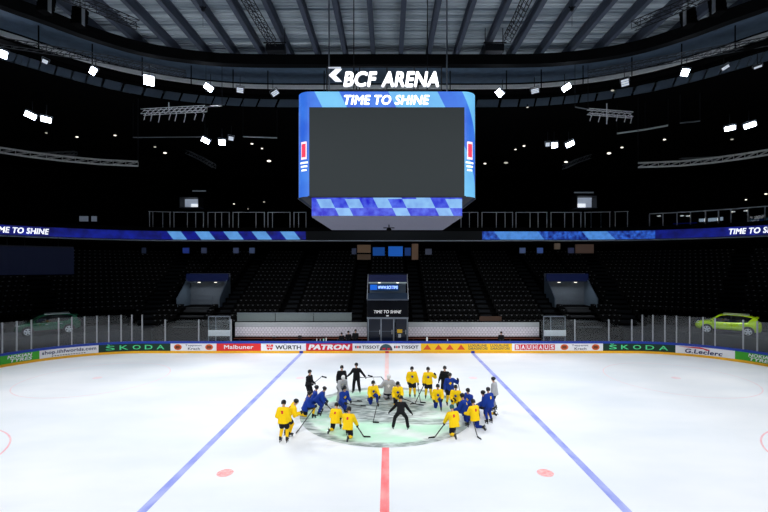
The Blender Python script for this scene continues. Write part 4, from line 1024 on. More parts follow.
# ------------------------------------------------------------------ display cars on the corner platforms
def car(loc, rz, paint, label, lamp=1.0):
    e = empty('car', loc, rz, label, 'car'); e.scale = (.96, .97, 1.0)
    PA = mat('car_paint_'+str(paint[0]), paint, .25, .1, .6, var=.02)
    GL = mat('car_glass', (12, 14, 16), .08, spec=.6); TY = mat('tyre_rubber', (14, 14, 15), .7); CL = mat('black_cladding', (20, 20, 22), .6)
    RIM = mat('rim_silver', (200, 203, 208), .3, .5); DRK = mat('rim_dark', (18, 18, 20), .4)
    # lower body: sections along the length (x from rear -2.3 to nose 2.3), each a rounded half outline
    secs = [(-2.30, .50, .95, .70), (-2.22, .36, 1.08, .84), (-1.9, .30, 1.13, .91), (-1.2, .30, 1.10, .93), (0, .30, 1.05, .93), (.9, .30, 1.03, .93), (1.35, .30, 1.0, .92), (1.9, .32, .93, .89), (2.18, .36, .84, .80), (2.30, .48, .72, .66)]
    rings = []
    for x, z0, z1, hw in secs:
        m_ = (z0+z1)/2; R_ = []
        for y, z in ((-.82, z0), (-.97, z0+.08), (-1.0, m_), (-.96, z1-.12), (-.86, z1), (-.4, z1+.025), (.4, z1+.025), (.86, z1), (.96, z1-.12), (1.0, m_), (.97, z0+.08), (.82, z0)):
            R_.append((x, y*hw, z))
        rings.append(R_)
    body = MB(); body.loft(rings); body.build('body', PA, e, smooth=True)
    # dark glasshouse and the painted roof over it
    gs = [(-2.05, 1.08, 1.12, .80, .78), (-1.75, 1.06, 1.46, .82, .66), (-1.0, 1.05, 1.60, .83, .63), (0, 1.03, 1.63, .83, .62), (.45, 1.02, 1.55, .83, .62), (1.3, 1.0, 1.04, .80, .76)]
    g = MB(); g.loft([[(x, -w0, z0), (x, -w1, z1-.04), (x, -w1+.1, z1), (x, w1-.1, z1), (x, w1, z1-.04), (x, w0, z0)] for x, z0, z1, w0, w1 in gs]); g.build('windows', GL, e, smooth=False)
    rf = MB(); rs = [(-2.02, 1.43, .60), (-1.6, 1.55, .655), (-1.0, 1.64, .665), (0, 1.675, .66), (.5, 1.58, .655), (.62, 1.53, .64)]
    rf.loft([[(x, -w_, z-.05), (x, -w_+.1, z), (x, w_-.1, z), (x, w_, z-.05), (x, w_-.05, z-.07), (x, -w_+.05, z-.07)] for x, z, w_ in rs]); rf.build('roof', PA, e, smooth=False)
    for s in (-1, 1):
        # pillars: windscreen pillar, rear quarter, centre pillar
        MB().tube([(1.28, s*.80, 1.02), (.5, s*.65, 1.54)], .04).build('pillar', PA, e)
        MB().prism([(-1.35, s*.80, 1.08), (-2.1, s*.80, 1.08), (-1.95, s*.66, 1.46), (-1.72, s*.665, 1.5)], (0, s*.035, 0)).build('quarter_panel', PA, e)
        MB().box((-.32, s*.7-.02, 1.03), (-.22, s*.7+.02, 1.6), Matrix.Shear('XY', 4, (0, 0))).build('centre_pillar', CL, e)
        MB().box((-1.5, s*.60-.015, 1.66), (.3, s*.60+.015, 1.70)).build('roof_rail', ALU, e)
        MB().box((-1.0, s*.925-.012, .28), (1.0, s*.925+.012, .40)).build('sill', CL, e)
        m_ = MB(); m_.ell((.98, s*1.02, 1.1), (.09, .13, .085)); m_.cap((.98, s*.86, 1.05), (.98, s*.95, 1.08), .03); m_.build('mirror', PA, e, smooth=True)
        for x in (.15, -.85): MB().box((x-.1, s*.93-.008, .86), (x+.1, s*.93+.012, .89)).build('door_handle', ALU, e)
        MB().box((.62, s*.915, .42), (.635, s*.935, .98)).build('door_gap', CL, e); MB().box((-.3, s*.92, .42), (-.285, s*.94, 1.0)).build('door_gap', CL, e)
        MB().prism([(2.22, s*.5, .78), (2.12, s*.78, .80), (1.95, s*.85, .86), (2.2, s*.5, .86)], (.03, 0, .02)).build('headlamp', mat('headlamp_glass', (220, 226, 230), .2), e)
        MB().prism([(-2.24, s*.45, .95), (-2.2, s*.80, .98), (-2.12, s*.83, 1.04), (-2.24, s*.45, 1.04)], (-.04, 0, 0)).build('tail_lamp', mat('tail_red', (130, 16, 20), .3), e)
        for x in (-1.40, 1.42):
            MB().cap((x, s*.62, .36), (x, s*.945, .36), .43, n=28, flat=True).build('wheel_arch', CL, e)
            wmb = MB(); wmb.cap((x, s*.70, .345), (x, s*.955, .345), .345, n=28, flat=True); wh = wmb.build('wheel', TY, e)
            MB().cap((x, s*.94, .345), (x, s*.962, .345), .27, n=24, flat=True).build('rim', RIM, wh); MB().cap((x, s*.94, .345), (x, s*.966, .345), .225, n=24, flat=True).build('rim_well', DRK, wh)
            for k in range(5):
                a = 2*PI*k/5; M = Matrix.Translation((x, s*.972, .345)) @ Matrix.Rotation(a, 4, 'Y')
                MB().box((-.055, -.012, .03), (.055, .012, .25), M).build('spoke', RIM, wh)
    MB().box((2.2, -.5, .5), (2.31, .5, .66), bev=.02).build('grille', CL, e); MB().box((2.16, -.6, .34), (2.3, .6, .44), bev=.02).build('bumper', CL, e)
    MB().box((-2.32, -.6, .4), (-2.2, .6, .52), bev=.02).build('bumper', CL, e)
    MB().prism([(-1.95, -.55, 1.5), (-2.12, -.5, 1.46), (-2.12, .5, 1.46), (-1.95, .55, 1.5)], (0, 0, .04)).build('spoiler', PA, e)
    return e
car((29.28, 36.2, 1.96), math.radians(180-41), (176, 214, 24), 'lime green display car behind the glass at the right corner')
car((-29.1, 36.2, 1.96), math.radians(180+41), (30, 92, 66), 'dark green display car behind the glass at the left corner')
# added fill lights that brighten both display cars; no lamps hang there
spot('car_fill', (24, 30, 17), (29.6, 36.2, 2.4), 4600, 26, .3)
spot('car_fill', (-24, 30, 17), (-29.3, 36.2, 2.4), 900, 26, .3)

# ------------------------------------------------------------------ bottles and gear on the bench ledge
def bottle(px, rgb, h, label, r=.045, z=1.06, y=37.5):
    X = CAM_X+(px-CX)*y/F_PX; e = empty('drinks_bottle', (X, y, z), 0, label, 'bottle', 'bottles on the bench ledge')
    m = mat('bottle_%d_%d_%d' % rgb, rgb, .4)
    MB().loft([[(rr*math.cos(2*PI*i/12), rr*math.sin(2*PI*i/12), zz) for i in range(12)] for rr, zz in ((r*.9, 0), (r, .02), (r, h*.68), (r*.45, h*.85), (r*.4, h*.88))]).build('body', m, e, smooth=True)
    MB().cap((0, 0, h*.88), (0, 0, h), r*.42, n=10, flat=True).build('cap', BLACKP, e)
bottle(316.8, (196, 200, 196), .28, 'pale bottle on the left bench ledge, leftmost of four'); bottle(320.3, (150, 160, 158), .24, 'grey bottle on the left bench ledge, second of four')
bottle(323.6, (150, 210, 190), .26, 'mint bottle on the left bench ledge, third of four', .06); bottle(326.2, (230, 236, 230), .34, 'tall white bottle on the left bench ledge, last of four', .05)
bottle(427, (236, 236, 232), .42, 'tall white bottle on the right bench ledge beside the tunnel', .075); bottle(447.5, (210, 216, 212), .22, 'small white bottle on the middle of the right bench ledge')
for px, w_, lab, y in ((299.8, .34, 'small black case on the left bench, under the white panel', 39.4), (274, .28, 'low dark bag on the left bench near its outer half', 39.4)):
    X = CAM_X+(px-CX)*y/F_PX; e = empty('gear_bag', (X, y, .985), 0, lab, 'bag')
    MB().box((-w_/2, -.12, 0), (w_/2, .12, .24 if px > 290 else .15), bev=.03).build('body', BLACKP, e); MB().tube([(-.08, 0, .2), (-.05, 0, .27), (.05, 0, .27), (.08, 0, .2)], .012).build('handle', BLACK, e)

# ------------------------------------------------------------------ people
SKIN = mat('skin', (206, 160, 134), .5); EYE = mat('eye_dark', (24, 20, 18), .3); LIP = mat('lip', (150, 84, 76), .5)
PENDING = []          # (object, smoothing) still carrying their voxel remesh
def blob(mb, name, mats, parent, voxel=.022, smooth=4, paint=None):
    o = mb.build(name, mats, parent, fix=False)
    r = o.modifiers.new('remesh', 'REMESH'); r.mode = 'VOXEL'; r.voxel_size = voxel; r.use_smooth_shade = True
    s = o.modifiers.new('smooth', 'SMOOTH'); s.iterations = smooth; s.factor = .5
    PENDING.append((o, paint)); return o
def bake_all():
    C.view_layer.update(); dg = C.evaluated_depsgraph_get(); done = []
    for o, paint in PENDING:
        me = bpy.data.meshes.new_from_object(o.evaluated_get(dg)); done.append((o, me, paint))
    for o, me, paint in done:
        mats = list(o.data.materials); old = o.data; o.modifiers.clear(); o.data = me; bpy.data.meshes.remove(old)
        me.materials.clear()
        for m in mats: me.materials.append(m)
        me.polygons.foreach_set('use_smooth', [True]*len(me.polygons))
        if paint:
            for p in me.polygons: p.material_index = paint(p.center)
    PENDING.clear()
YJ, BJ = mat('yellow_jersey', (255, 210, 10), .7, spec=.2, var=.04), mat('blue_jersey', (16, 54, 146), .7, spec=.2, var=.06)
GJ = mat('grey_jersey', (172, 174, 178), .7, spec=.2, var=.06); BK = mat('black_tracksuit', (16, 17, 22), .75, spec=.2); NP = mat('navy_shorts', (16, 20, 36), .7, spec=.2)
YS, BS = mat('yellow_sock', (250, 200, 20), .75, spec=.2), mat('blue_sock', (16, 48, 138), .75, spec=.2)
GS = mat('grey_pad', (150, 152, 158), .6, spec=.2)
HB_, HW, HT = mat('black_helmet', (18, 18, 22), .3), mat('white_helmet', (226, 226, 228), .35), mat('teal_helmet', (36, 92, 96), .35)
SKB = mat('skate_black', (16, 16, 18), .4); BLADE = mat('skate_steel', (205, 210, 216), .25, .8); HOLD = mat('blade_holder', (40, 42, 46), .4)
GLV = mat('glove_black', (18, 18, 22), .6); CREST = mat('crest_navy', (22, 34, 90), .6); REDN = mat('red_mark', (214, 40, 40), .6)
STK, TAPE, STKW = mat('stick_black', (26, 26, 30), .4), mat('stick_tape', (18, 18, 20), .7), mat('stick_white', (210, 212, 214), .4)
KITS = dict(yellow=(YJ, NP, YS, HB_), yellowblue=(YJ, BS, BS, HB_), blue=(BJ, BS, BS, HB_), blueyellow=(BJ, NP, YS, HB_), grey=(GJ, NP, GS, HB_), goalie=(GJ, NP, GS, HW), coach=(BK, BK, BK, HB_), teal=(YJ, NP, YS, HT))
def ik(a, c, l1, l2, pole):
    a, c, pole = Vector(a), Vector(c), Vector(pole); d = c-a; L_ = min(d.length, (l1+l2)*.999); d.normalize()
    c = a+d*L_; x = (l1*l1-l2*l2+L_*L_)/(2*L_); h = math.sqrt(max(l1*l1-x*x, 0))
    pole = (pole-d*pole.dot(d)).normalized()
    return a+d*x+pole*h, c
# pose: pelvis, ankles, toe directions, lean forward / sideways, wrists relative to the pelvis frame origin (person's ground point)
def P_(pel, la, ra, lean, wl, wr, side=0, lt=(0, 1, 0), rt=(0, 1, 0), pl=(0, 1, .2), pr=(0, 1, .2), hy=0, hp=0, ul=(-.4, -.6, -1), ur=(.4, -.6, -1)):
    return dict(pel=pel, la=la, ra=ra, lean=lean, wl=wl, wr=wr, side=side, lt=lt, rt=rt, pl=pl, pr=pr, hy=hy, hp=hp, ul=ul, ur=ur)
DOWN = (0, -.55, -.84)
POSES = dict(
    stand=P_((0, 0, 1.0), (-.15, 0, .17), (.15, 0, .17), .12, (-.30, .14, .92), (.30, .14, .92)),
    stick=P_((0, 0, .98), (-.17, 0, .17), (.17, .03, .17), .2, (-.16, .34, 1.02), (.18, .36, 1.0)),
    back=P_((0, 0, 1.0), (-.14, 0, .17), (.14, .02, .17), .1, (-.26, .22, 1.0), (.28, .18, .92)),
    raise_r=P_((0, 0, 1.0), (-.17, 0, .17), (.17, 0, .17), .06, (.42, .18, 1.48), (-.34, .1, .9)),
    raise_l=P_((0, 0, 1.0), (-.17, 0, .17), (.17, 0, .17), .06, (-.40, .2, 1.46), (.32, .12, .92)),
    hug=P_((0, 0, .96), (-.14, 0, .17), (.14, .1, .17), .75, (-.25, .5, 1.42), (.3, .55, 1.05)),
    coach=P_((0, -.12, .93), (-.38, .0, .17), (.38, .0, .17), .72, (-.56, .1, .80), (.56, .1, .80), lt=(-.4, 1, 0), rt=(.4, 1, 0), pl=(-.5, 1, 0), pr=(.5, 1, 0)),
    spread=P_((0, 0, 1.0), (-.2, 0, .17), (.2, 0, .17), .05, (-.55, .12, 1.02), (.55, .16, 1.08), lt=(-.2, 1, 0), rt=(.3, 1, 0)),
    hold=P_((0, 0, 1.0), (-.14, 0, .17), (.14, 0, .17), .1, (-.1, .32, 1.1), (.2, .34, 1.08)),
    kneel_r=P_((0, 0, .55), (-.15, .36, .17), (.14, -.40, .2), .28, (-.2, .46, .62), (.24, .36, .56), rt=DOWN, pr=(.1, .4, -1)),
    kneel_l=P_((0, 0, .55), (-.14, -.40, .2), (.15, .36, .17), .28, (-.24, .36, .56), (.2, .46, .62), lt=DOWN, pl=(-.1, .4, -1)),
    kneel_stick=P_((0, 0, .55), (-.15, .36, .17), (.14, -.40, .2), .35, (-.14, .42, .66), (.34, .42, .50), rt=DOWN, pr=(.1, .4, -1)),
    kneel_stick_l=P_((0, 0, .55), (-.14, -.40, .2), (.15, .36, .17), .35, (-.34, .42, .50), (.14, .42, .66), lt=DOWN, pl=(-.1, .4, -1)),
    both=P_((0, 0, .52), (-.15, -.42, .2), (.15, -.42, .2), .12, (-.5, .25, .78), (.5, .25, .78), lt=DOWN, rt=DOWN, pl=(-.1, .4, -1), pr=(.1, .4, -1)),
    bent=P_((0, -.06, .9), (-.2, 0, .17), (.2, .04, .17), .7, (-.2, .42, .80), (.22, .44, .72)))
def person(kit, px, py, phi, pose, label, X=None, Z=0.0, scale=1.0, goalie=False, skates=True, group=None):
    g = on_ice(px, py) if X is None else Vector(X)
    e = empty('person', (g.x, g.y, Z), -math.radians(phi), label, 'person', group)
    e.scale = (scale,)*3
    J, PT, SO, HE = KITS[kit]; q = POSES[pose]; coach = kit == 'coach'; pad = 0 if coach else .022
    j = lambda a=.015: rnd.uniform(-a, a)
    V = Vector
    pel = V(q['pel'])+V((j(), j(), 0)); lean = q['lean']+j(.05); sd = q['side']+j(.05)
    up = (Matrix.Rotation(-lean, 3, 'X') @ Matrix.Rotation(sd, 3, 'Y')) @ V((0, 0, 1)); rt = V((1, 0, 0)); rt = (rt-up*rt.dot(up)).normalized(); fw = up.cross(rt)
    neck = pel+up*.50; chest = pel+up*.36
    hl = lean*.35+q['hp']; hup = Matrix.Rotation(-hl, 3, 'X') @ V((0, 0, 1)); hr = Matrix.Rotation(q['hy']+j(.25), 3, 'Z') @ V((1, 0, 0)); hr = (hr-hup*hr.dot(hup)).normalized(); hf = hup.cross(hr)
    HR = Matrix((hr, hf, hup)).transposed()
    head = neck+hup*.205+hf*.03
    H = lambda x, y, z: head+hr*x+hf*y+hup*z
    sh, el, wr, hip, kn, an, toe = {}, {}, {}, {}, {}, {}, {}
    for s, k in ((-1, 'l'), (1, 'r')):
        sh[k] = neck+rt*.185*s-up*.06; el[k], wr[k] = ik(sh[k], V(q['w'+k])+V((j(.03), j(.03), j(.03))), .30, .26, q['u'+k])
        hip[k] = pel+V((.095*s, 0, -.02)); kn[k], an[k] = ik(hip[k], V(q[k+'a'])+V((j(), j(), 0)), .43, .43, q['p'+k]); toe[k] = V(q[k+'t']).normalized()
    # the body: one continuous surface
    b = MB()
    b.cap(pel+rt*.07, pel-rt*.07, .10); b.cap(pel, chest, .115, .125); b.cap(chest+rt*.07, chest-rt*.07, .105); b.cap(sh['l'], sh['r'], .06)
    b.cap(neck-up*.05, head-hup*.04, .062, .055)
    b.ell(H(0, -.005, .02), (.076, .094, .108), HR); b.ell(H(0, .03, -.055), (.056, .06, .058), HR)
    b.cap(H(0, .088, .012), H(0, .108, -.022), .010, .017, n=8); b.cap(H(-.04, .078, .034), H(.04, .078, .034), .014, n=8)
    for s in (-1, 1): b.ell(H(.078*s, -.008, -.004), (.012, .022, .032), HR, 8, 6)
    for k in 'lr':
        hd = wr[k]+(wr[k]-el[k]).normalized()*.06
        b.cap(sh[k], el[k], .055, .045); b.cap(el[k], wr[k], .045, .032); b.cap(wr[k], hd, .03, .024)
        b.cap(hip[k], kn[k], .085, .06); b.cap(kn[k], an[k], .058, .042); b.cap(an[k]+V((0, 0, -.03)), an[k]+toe[k]*.14+V((0, 0, -.04)) if toe[k].z > -.1 else an[k]+toe[k]*.1, .04, .034)
    eyes = [H(.032*s, .085, .012) for s in (-1, 1)]; mouth = H(0, .092, -.06)
    def face(c):
        if min((c-x).length for x in eyes) < .015: return 1
        d = c-mouth
        return 2 if abs(d.dot(hr)) < .027 and abs(d.dot(hup)) < .011 and abs(d.dot(hf)) < .04 else 0
    body = blob(b, 'body', [SKIN, EYE, LIP], e, .02, 2, face)
    # jersey
    b = MB(); r0 = .125+pad
    for s in (-1, 1):
        b.cap(pel+rt*.07*s+up*.06, chest+rt*.08*s, r0-.004, r0); b.cap(chest+rt*.07*s-up*.1, pel+rt*.072*s-up*(.15 if not coach else .09), r0-.004, r0+.03, n=16, flat=True)
    b.cap(pel+up*.06, chest, r0+.008, r0+.008); b.cap(chest-up*.1, pel-up*(.15 if not coach else .09), r0, r0+.032, n=16, flat=True); b.cap(sh['l']+rt*.01, sh['r']-rt*.01, .085+pad); b.cap(neck-up*.06, neck+up*.0, .085, .075)
    for k in 'lr':
        w2 = el[k].lerp(wr[k], .86); b.cap(sh[k], el[k], .088+pad, .076+pad); b.cap(el[k], w2, .076+pad, .062+pad*.8)
    cf, cb = chest-up*.08+fw*.17, chest-up*.02-fw*.17
    def crest(c):
        d = c-cf
        if d.dot(fw) > -.09 and abs(d.dot(rt))+abs(d.dot(up))*.9 < .085: return 1
        d = c-cb
        return 2 if d.dot(fw) < .09 and abs(d.dot(rt)) < .045 and abs(d.dot(up)) < .06 else 0
    blob(b, 'jersey' if not coach else 'jacket', [J, BJ if J is YJ else (YJ if J is BJ else BK if coach else WHITE), REDN if J is YJ else (YJ if J is BJ else J)], e, .022, 3, None if coach else crest)
    # shorts or trousers
    b = MB(); b.cap(pel+rt*.06, pel-rt*.06, .135+pad)
    for k in 'lr':
        if coach: b.cap(hip[k], kn[k], .118, .095); b.cap(kn[k], an[k]+V((0, 0, .0)), .095, .085)
        else: b.cap(hip[k], hip[k].lerp(kn[k], .78), .125, .118)
    blob(b, 'shorts' if not coach else 'trousers', PT, e, .022, 3)
    hb = MB(); hb.ell(H(0, -.012, .05), (.108, .13, .1), HR)
    for s in (-1, 1): hb.ell(H(.08*s, -.022, .0), (.032, .06, .06), HR)
    if goalie:
        hb.ell(H(0, .03, -.03), (.09, .1, .1), HR)
    helm = blob(hb, 'goalie_mask' if goalie else 'helmet', HE, e, .016, 2)
    if not coach and not goalie:
        rg = []
        for z in (.045, -.03):
            rg.append([H(.104*math.sin(a), -.01+.128*math.cos(a), z) for a in [(-1.1+2.2*i/10) for i in range(11)]])
        m_ = MB(); m_.loft(rg, closed=False); m_.build('visor', GLASS, helm)
    out = {}
    for s, k in ((-1, 'l'), (1, 'r')):
        if not coach:
            b = MB()
            if goalie:
                b.cap(kn[k]+V((0, .03, .12)), an[k]+V((0, .03, 0)), .13, .12); nm = 'leg_pad'
            else:
                b.cap(kn[k], an[k]+(kn[k]-an[k]).normalized()*.07, .088, .064); b.ell(kn[k], (.092, .092, .092)); nm = 'sock'
            blob(b, nm, SO, e, .02, 2)
        # skate: boot, holder, blade
        t = toe[k]; flat = t.z > -.1
        if flat: t = V((t.x, t.y, 0)).normalized(); dn = V((0, 0, -1))
        else: dn = V((0, -t.z, t.y)).normalized(); dn = dn if dn.y < 0 else -dn
        A = an[k]
        b = MB(); b.cap(A+dn*-.06, A+dn*.02, .058, .055); b.cap(A-t*.03+dn*.035, A+t*.15+dn*.045, .045, .042); b.cap(A+t*.02+dn*.0, A+t*.1+dn*.03, .048, .045)
        bt = blob(b, 'skate' if skates else 'shoe', SKB, e, .014, 2)
        if skates:
            sdv = t.cross(dn).normalized()
            hm = MB()
            for u in (-.03, .12): hm.prism([A+t*(u-.035)+dn*.08-sdv*.012, A+t*(u+.035)+dn*.08-sdv*.012, A+t*(u+.02)+dn*.145-sdv*.012, A+t*(u-.02)+dn*.145-sdv*.012], sdv*.024)
            hm.build('blade_holder', HOLD, bt)
            bl = MB(); bl.prism([A-t*.10+dn*.14-sdv*.004, A+t*.19+dn*.14-sdv*.004, A+t*.2+dn*.155-sdv*.004, A+t*.17+dn*.17-sdv*.004, A-t*.08+dn*.17-sdv*.004], sdv*.008); bl.build('blade', BLADE, bt)
        # glove with four bent fingers and a thumb
        d = (wr[k]-el[k]).normalized(); nrm = V((-s, .2, -.3)); nrm = (nrm-d*nrm.dot(d)).normalized(); sp = d.cross(nrm)
        if sp.dot(fw) < 0: sp = -sp
        W = wr[k]; G = 1.15 if not coach else .95
        b = MB(); b.cap(W-d*.06*G, W+d*.0, .058*G, .048*G)
        b.cap(W+d*.03*G+sp*.022*G, W+d*.085*G+sp*.025*G, .032*G); b.cap(W+d*.03*G-sp*.022*G, W+d*.08*G-sp*.025*G, .032*G)
        for i, ln in enumerate((.9, 1.0, .95, .78)):
            o_ = sp*(.042-.028*i)*G; p0 = W+d*.095*G+o_; p1 = p0+(d*.75+nrm*.65)*.042*ln*G; p2 = p1+(d*-.1+nrm)*.036*ln*G; p3 = p2+(d*-.8+nrm*.4)*.024*ln*G
            b.cap(p0, p1, .0155*G, n=8, k=3); b.cap(p1, p2, .0145*G, n=8, k=3); b.cap(p2, p3, .013*G, n=8, k=3)
        t0 = W+d*.035*G+sp*.045*G; b.cap(t0, t0+(d*.6+sp*.5+nrm*.5)*.045*G, .018*G, .016*G, n=8, k=3); b.cap(t0+(d*.6+sp*.5+nrm*.5)*.045*G, t0+(d*.6+sp*.5+nrm*.5)*.045*G+(d*.7+nrm*.6-sp*.2)*.034*G, .016*G, .013*G, n=8, k=3)
        if goalie and k == 'l':
            b.ell(W+d*.08+nrm*.05, (.13, .1, .14)); nm = 'catching_glove'
        else: nm = 'glove'
        blob(b, nm, GLV if not goalie else GS, e, .0125, 1)
        out[k] = W+d*.075*G+nrm*.045*G
    M = Matrix.Translation(e.location) @ Matrix.Rotation(e.rotation_euler.z, 4, 'Z') @ Matrix.Scale(scale, 4)
    return e, {k: M @ v for k, v in out.items()}
def stick(hand, bx, by, label, white=False, goal=False, blade_dir=None, lying=False):
    """hockey stick held at 'hand' with its blade on the ice at pixel (bx, by)"""
    tip = on_ice(bx, by) if not isinstance(bx, Vector) else bx
    heel = tip+Vector((0, 0, .03)); d = (hand-heel); L_ = d.length; d.normalize()
    top = heel+d*max(1.42, min(L_+.22, 1.6)) if L_ < 1.55 else hand+d*.12
    base = heel.copy(); e = empty('hockey_stick', base, 0, label, 'hockey stick', 'hockey sticks')
    sd = d.cross(Vector((0, 0, 1))); sd = sd.normalized() if sd.length > .05 else Vector((1, 0, 0))
    def bar(p, q, hw, hh, m, name):
        ax = (q-p).normalized(); u = ax.cross(Vector((0, 0, 1))); u = u.normalized() if u.length > .05 else Vector((1, 0, 0)); v = ax.cross(u)
        mb = MB(); mb.loft([[c+u*a*hw+v*b_*hh for a, b_ in ((-1, -1), (1, -1), (1, 1), (-1, 1))] for c in (p, q)]); return mb.build(name, m, e)
    sc_ = .02 if not goal else .026
    bar(Vector((0, 0, 0)), (top-base)*.9, sc_*.8, sc_, STKW if white else STK, 'shaft'); bar((top-base)*.9, top-base, sc_*.95, sc_*1.15, TAPE, 'grip')
    bd = Vector(blade_dir) if blade_dir else Vector((-d.x, -d.y, 0))
    bd = bd.normalized(); nb = Vector((-bd.y, bd.x, 0)); bl = .30 if not goal else .38; hgt = .075 if not goal else .1
    mb = MB(); rings = []
    for i in range(7):
        t = i/6; c = bd*bl*t+nb*.03*t*t; h0 = hgt*(1-.15*t) if i < 6 else hgt*.55
        rings.append([c+nb*.006+Vector((0, 0, -.025)), c-nb*.006+Vector((0, 0, -.025)), c-nb*.006+Vector((0, 0, h0-.025)), c+nb*.006+Vector((0, 0, h0-.025))])
    mb.loft(rings); mb.build('blade', TAPE, e)
def air_stick(a, b, label, white=False):
    """stick held off the ice from world point a (grip) to b (heel)"""
    e = empty('hockey_stick', b, 0, label, 'hockey stick', 'hockey sticks'); d = (a-b); u = d.normalized()
    MB().cap((0, 0, 0), d*.9, .018, n=8, flat=True).build('shaft', STKW if white else STK, e); MB().cap(d*.9, d, .022, n=8, flat=True).build('grip', TAPE, e)
    s = u.cross(Vector((0, 1, 0))).normalized(); s = s if s.x*(b.x-a.x) >= 0 else -s
    s = (s*.8-u*.6).normalized()
    mb = MB(); mb.loft([[s*.28*t+Vector((0, y, z)) for y, z in ((-.007, -.04), (.007, -.04), (.007, .04), (-.007, .04))] for t in (0, .3, .6, .9, 1.0)]); mb.build('blade', TAPE, e)

pA, hA = person('yellow', 283.5, 442.5, 10, 'back', 'player in yellow standing with back turned at the left end of the group')
pB, hB = person('yellow', 286.5, 436.5, 62, 'hug', 'player in yellow leaning over behind the standing yellow player at the left end')
pC, hC = person('coach', 308.5, 402, 115, 'hold', 'coach in black standing behind the kneeling blue players, stick across the waist')
stickC = air_stick(hC['l']+Vector((-.25, 0, -.15)), hC['l']+Vector((.42, -.05, .42)), 'black stick held up by the coach behind the kneeling blue players')
pD, hD = person('blueyellow', 305.5, 418, 75, 'kneel_l', 'player in blue kneeling beside the yellow pair, lowest of the left blue trio')
stick(hD['r'], 298, 431.5, 'black stick slanting down in front of the lowest left blue player', blade_dir=(-.2, -1, 0))
pE, hE = person('blueyellow', 313, 411, 80, 'kneel_l', 'player in blue kneeling at the back of the left blue trio')
pF, hF = person('blue', 318.5, 415, 95, 'bent', 'player in blue bending forward, right one of the left blue trio', scale=.92)
stick(hF['r'], 331, 410, 'black stick reaching right from the left blue trio', blade_dir=(1, .1, 0))
pG, hG = person('goalie', 341, 402, 150, 'bent', 'goalie in grey with white mask behind the kneeling blue player', goalie=True)
pH, hH = person('coach', 341.5, 396, 170, 'stand', 'coach in black standing right behind the white-masked goalie')
pI, hI = person('coach', 356.5, 393, 185, 'spread', 'coach in black standing tall with arms spread and a stick in one hand', scale=1.0)
air_stick(hI['l']+Vector((-.35, .05, .02)), hI['l']+Vector((.95, -.1, .1)), 'black stick held out sideways by the tall coach with spread arms')
pJ, hJ = person('blue', 343, 411, 140, 'kneel_l', 'player in blue kneeling in front of the white-masked goalie')
stick(hJ['l'], 357, 401.5, 'upper black stick of the two beside the blue player before the goalie', blade_dir=(1, -.2, 0)); stick(hJ['r'], 360.5, 406.5, 'lower black stick of the two beside the blue player before the goalie', blade_dir=(1, -.1, 0))
pK, hK = person('yellowblue', 373, 404.5, 160, 'kneel_r', 'player in yellow with blue socks kneeling between the tall coach and the grey goalie')
stick(hK['l'], 373, 423, 'black stick lying toward the open middle from the yellow player with blue socks', blade_dir=(1, -.1, 0))
pL, hL = person('goalie', 388.5, 400, 175, 'both', 'grey goalie kneeling with arms apart near mid-ice', goalie=True, scale=1.12)
air_stick(hL['r']+Vector((.1, 0, -.5)), hL['r']+Vector((-.35, .1, .55)), 'pale goalie stick pointing up beside the grey kneeling goalie', True)
pM, hM = person('yellow', 397.5, 405.5, 178, 'kneel_r', 'player in yellow kneeling in front of the grey goalie, behind the bent coach')
stick(hM['l'], 418.5, 405.5, 'black stick reaching right from the yellow player behind the bent coach', blade_dir=(1, -.2, 0))
pN, hN = person('coach', 400.5, 429.5, 4, 'coach', 'coach in black crouching with legs wide apart in the middle of the circle', scale=.93)
pO, hO = person('yellow', 412.5, 397.5, 180, 'stand', 'player in yellow standing upright, left of the two standing at the back')
stick(hO['l'], 420.5, 403, 'black stick on the ice before the left standing yellow player', blade_dir=(1, -.3, 0))
pQ, hQ = person('yellow', 428.5, 398.5, 188, 'raise_l', 'player in yellow standing with one glove raised, right of the two at the back')
stick(hQ['r'], 415, 404, 'black stick slanting left from the yellow player with the raised glove', blade_dir=(-1, -.3, 0))
pR, hR_ = person('yellowblue', 438, 408.5, 185, 'kneel_r', 'player in yellow with blue socks kneeling right of the two standing yellow players')
pS, hS = person('coach', 444.5, 396.5, 195, 'stand', 'coach in black standing at the back on the right, behind the blue player')
pT, hT = person('blueyellow', 450.0, 405.0, 175, 'raise_l', 'player in blue standing bent before the right-hand coach, one arm out', scale=.98)
stick(hT['l'], 461, 397.5, 'black stick planted right of the standing blue player', blade_dir=(1, -.2, 0))
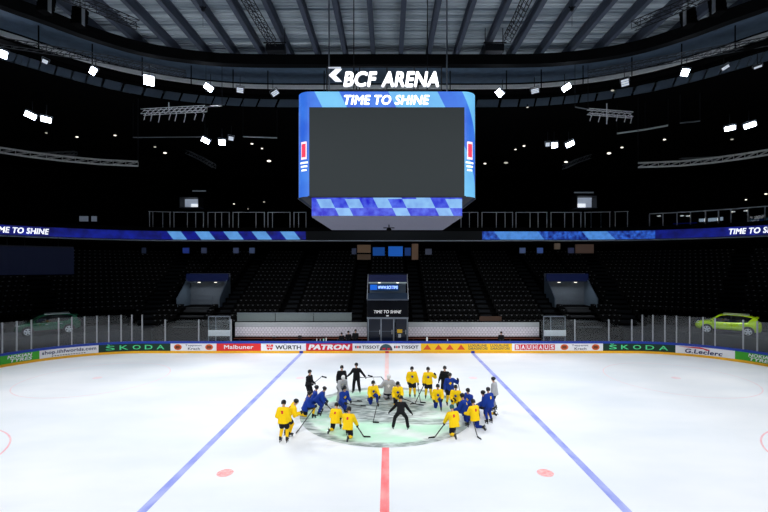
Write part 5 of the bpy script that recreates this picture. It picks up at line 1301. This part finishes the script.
pU, hU = person('yellow', 456.5, 409.5, 200, 'kneel_l', 'player in yellow kneeling just below the standing blue player')
pV, hV = person('blue', 470, 413.5, 235, 'kneel_r', 'player in blue kneeling behind, upper one of the right blue pair')
pW, hW = person('blue', 465.5, 423, 300, 'kneel_r', 'player in blue kneeling close in, lower one of the right blue pair', scale=1.05)
pX, hX = person('yellowblue', 475, 429, 330, 'kneel_r', 'player in yellow with blue socks kneeling before the right blue pair')
stick(hX['r'], 477.5, 437.5, 'black stick pointing down at the right end of the group', blade_dir=(.3, -1, 0))
pY, hY = person('teal', 454.5, 436, 348, 'kneel_stick_l', 'player in yellow with teal helmet kneeling nearest at the right')
stick(hY['l'], 434.5, 438, 'black stick reaching left from the player with teal helmet', blade_dir=(-1, -.15, 0))
pZ, hZ = person('blue', 489.5, 423.5, 330, 'stand', 'player in blue standing with back turned at the right end of the group', scale=.96)
p2, h2 = person('blueyellow', 486, 417.5, 280, 'kneel_r', 'player in blue half hidden behind the standing blue player at the right end')
p3, h3 = person('grey', 495, 410.5, 300, 'stand', 'player in light grey standing outermost behind the right blue players', scale=.97)
p4, h4 = person('yellow', 335, 431.5, 15, 'kneel_l', 'player in yellow kneeling at the near left, smaller of the near pair', scale=.95)
p5, h5 = person('yellow', 348, 438.5, 12, 'kneel_stick', 'player in yellow kneeling nearest at the left with stick on the ice')
stick(h5['r'], 364, 437.5, 'black stick reaching right from the nearest left yellow player', blade_dir=(1, -.1, 0))
# people on the benches behind the boards
for px, top, sc_, lab, kit in ((341.8, 332, .9, 'dark figure behind the boards, left of three by the tunnel', 'coach'), (348.8, 330.2, .97, 'dark figure behind the boards, middle of three by the tunnel', 'coach'),
                          (355.2, 328.8, 1.0, 'dark figure behind the boards, right of three by the tunnel', 'coach'), (501, 331, .95, 'dark figure behind the boards at the right team bench', 'coach')):
    D = 38.45; zt = CAM_Z+(HOR-top)*D/F_PX
    person(kit, 0, 0, 180, 'hold', lab, X=(CAM_X+(px-CX)*D/F_PX, D, 0), Z=0, scale=zt/1.87, skates=False)
bake_all()
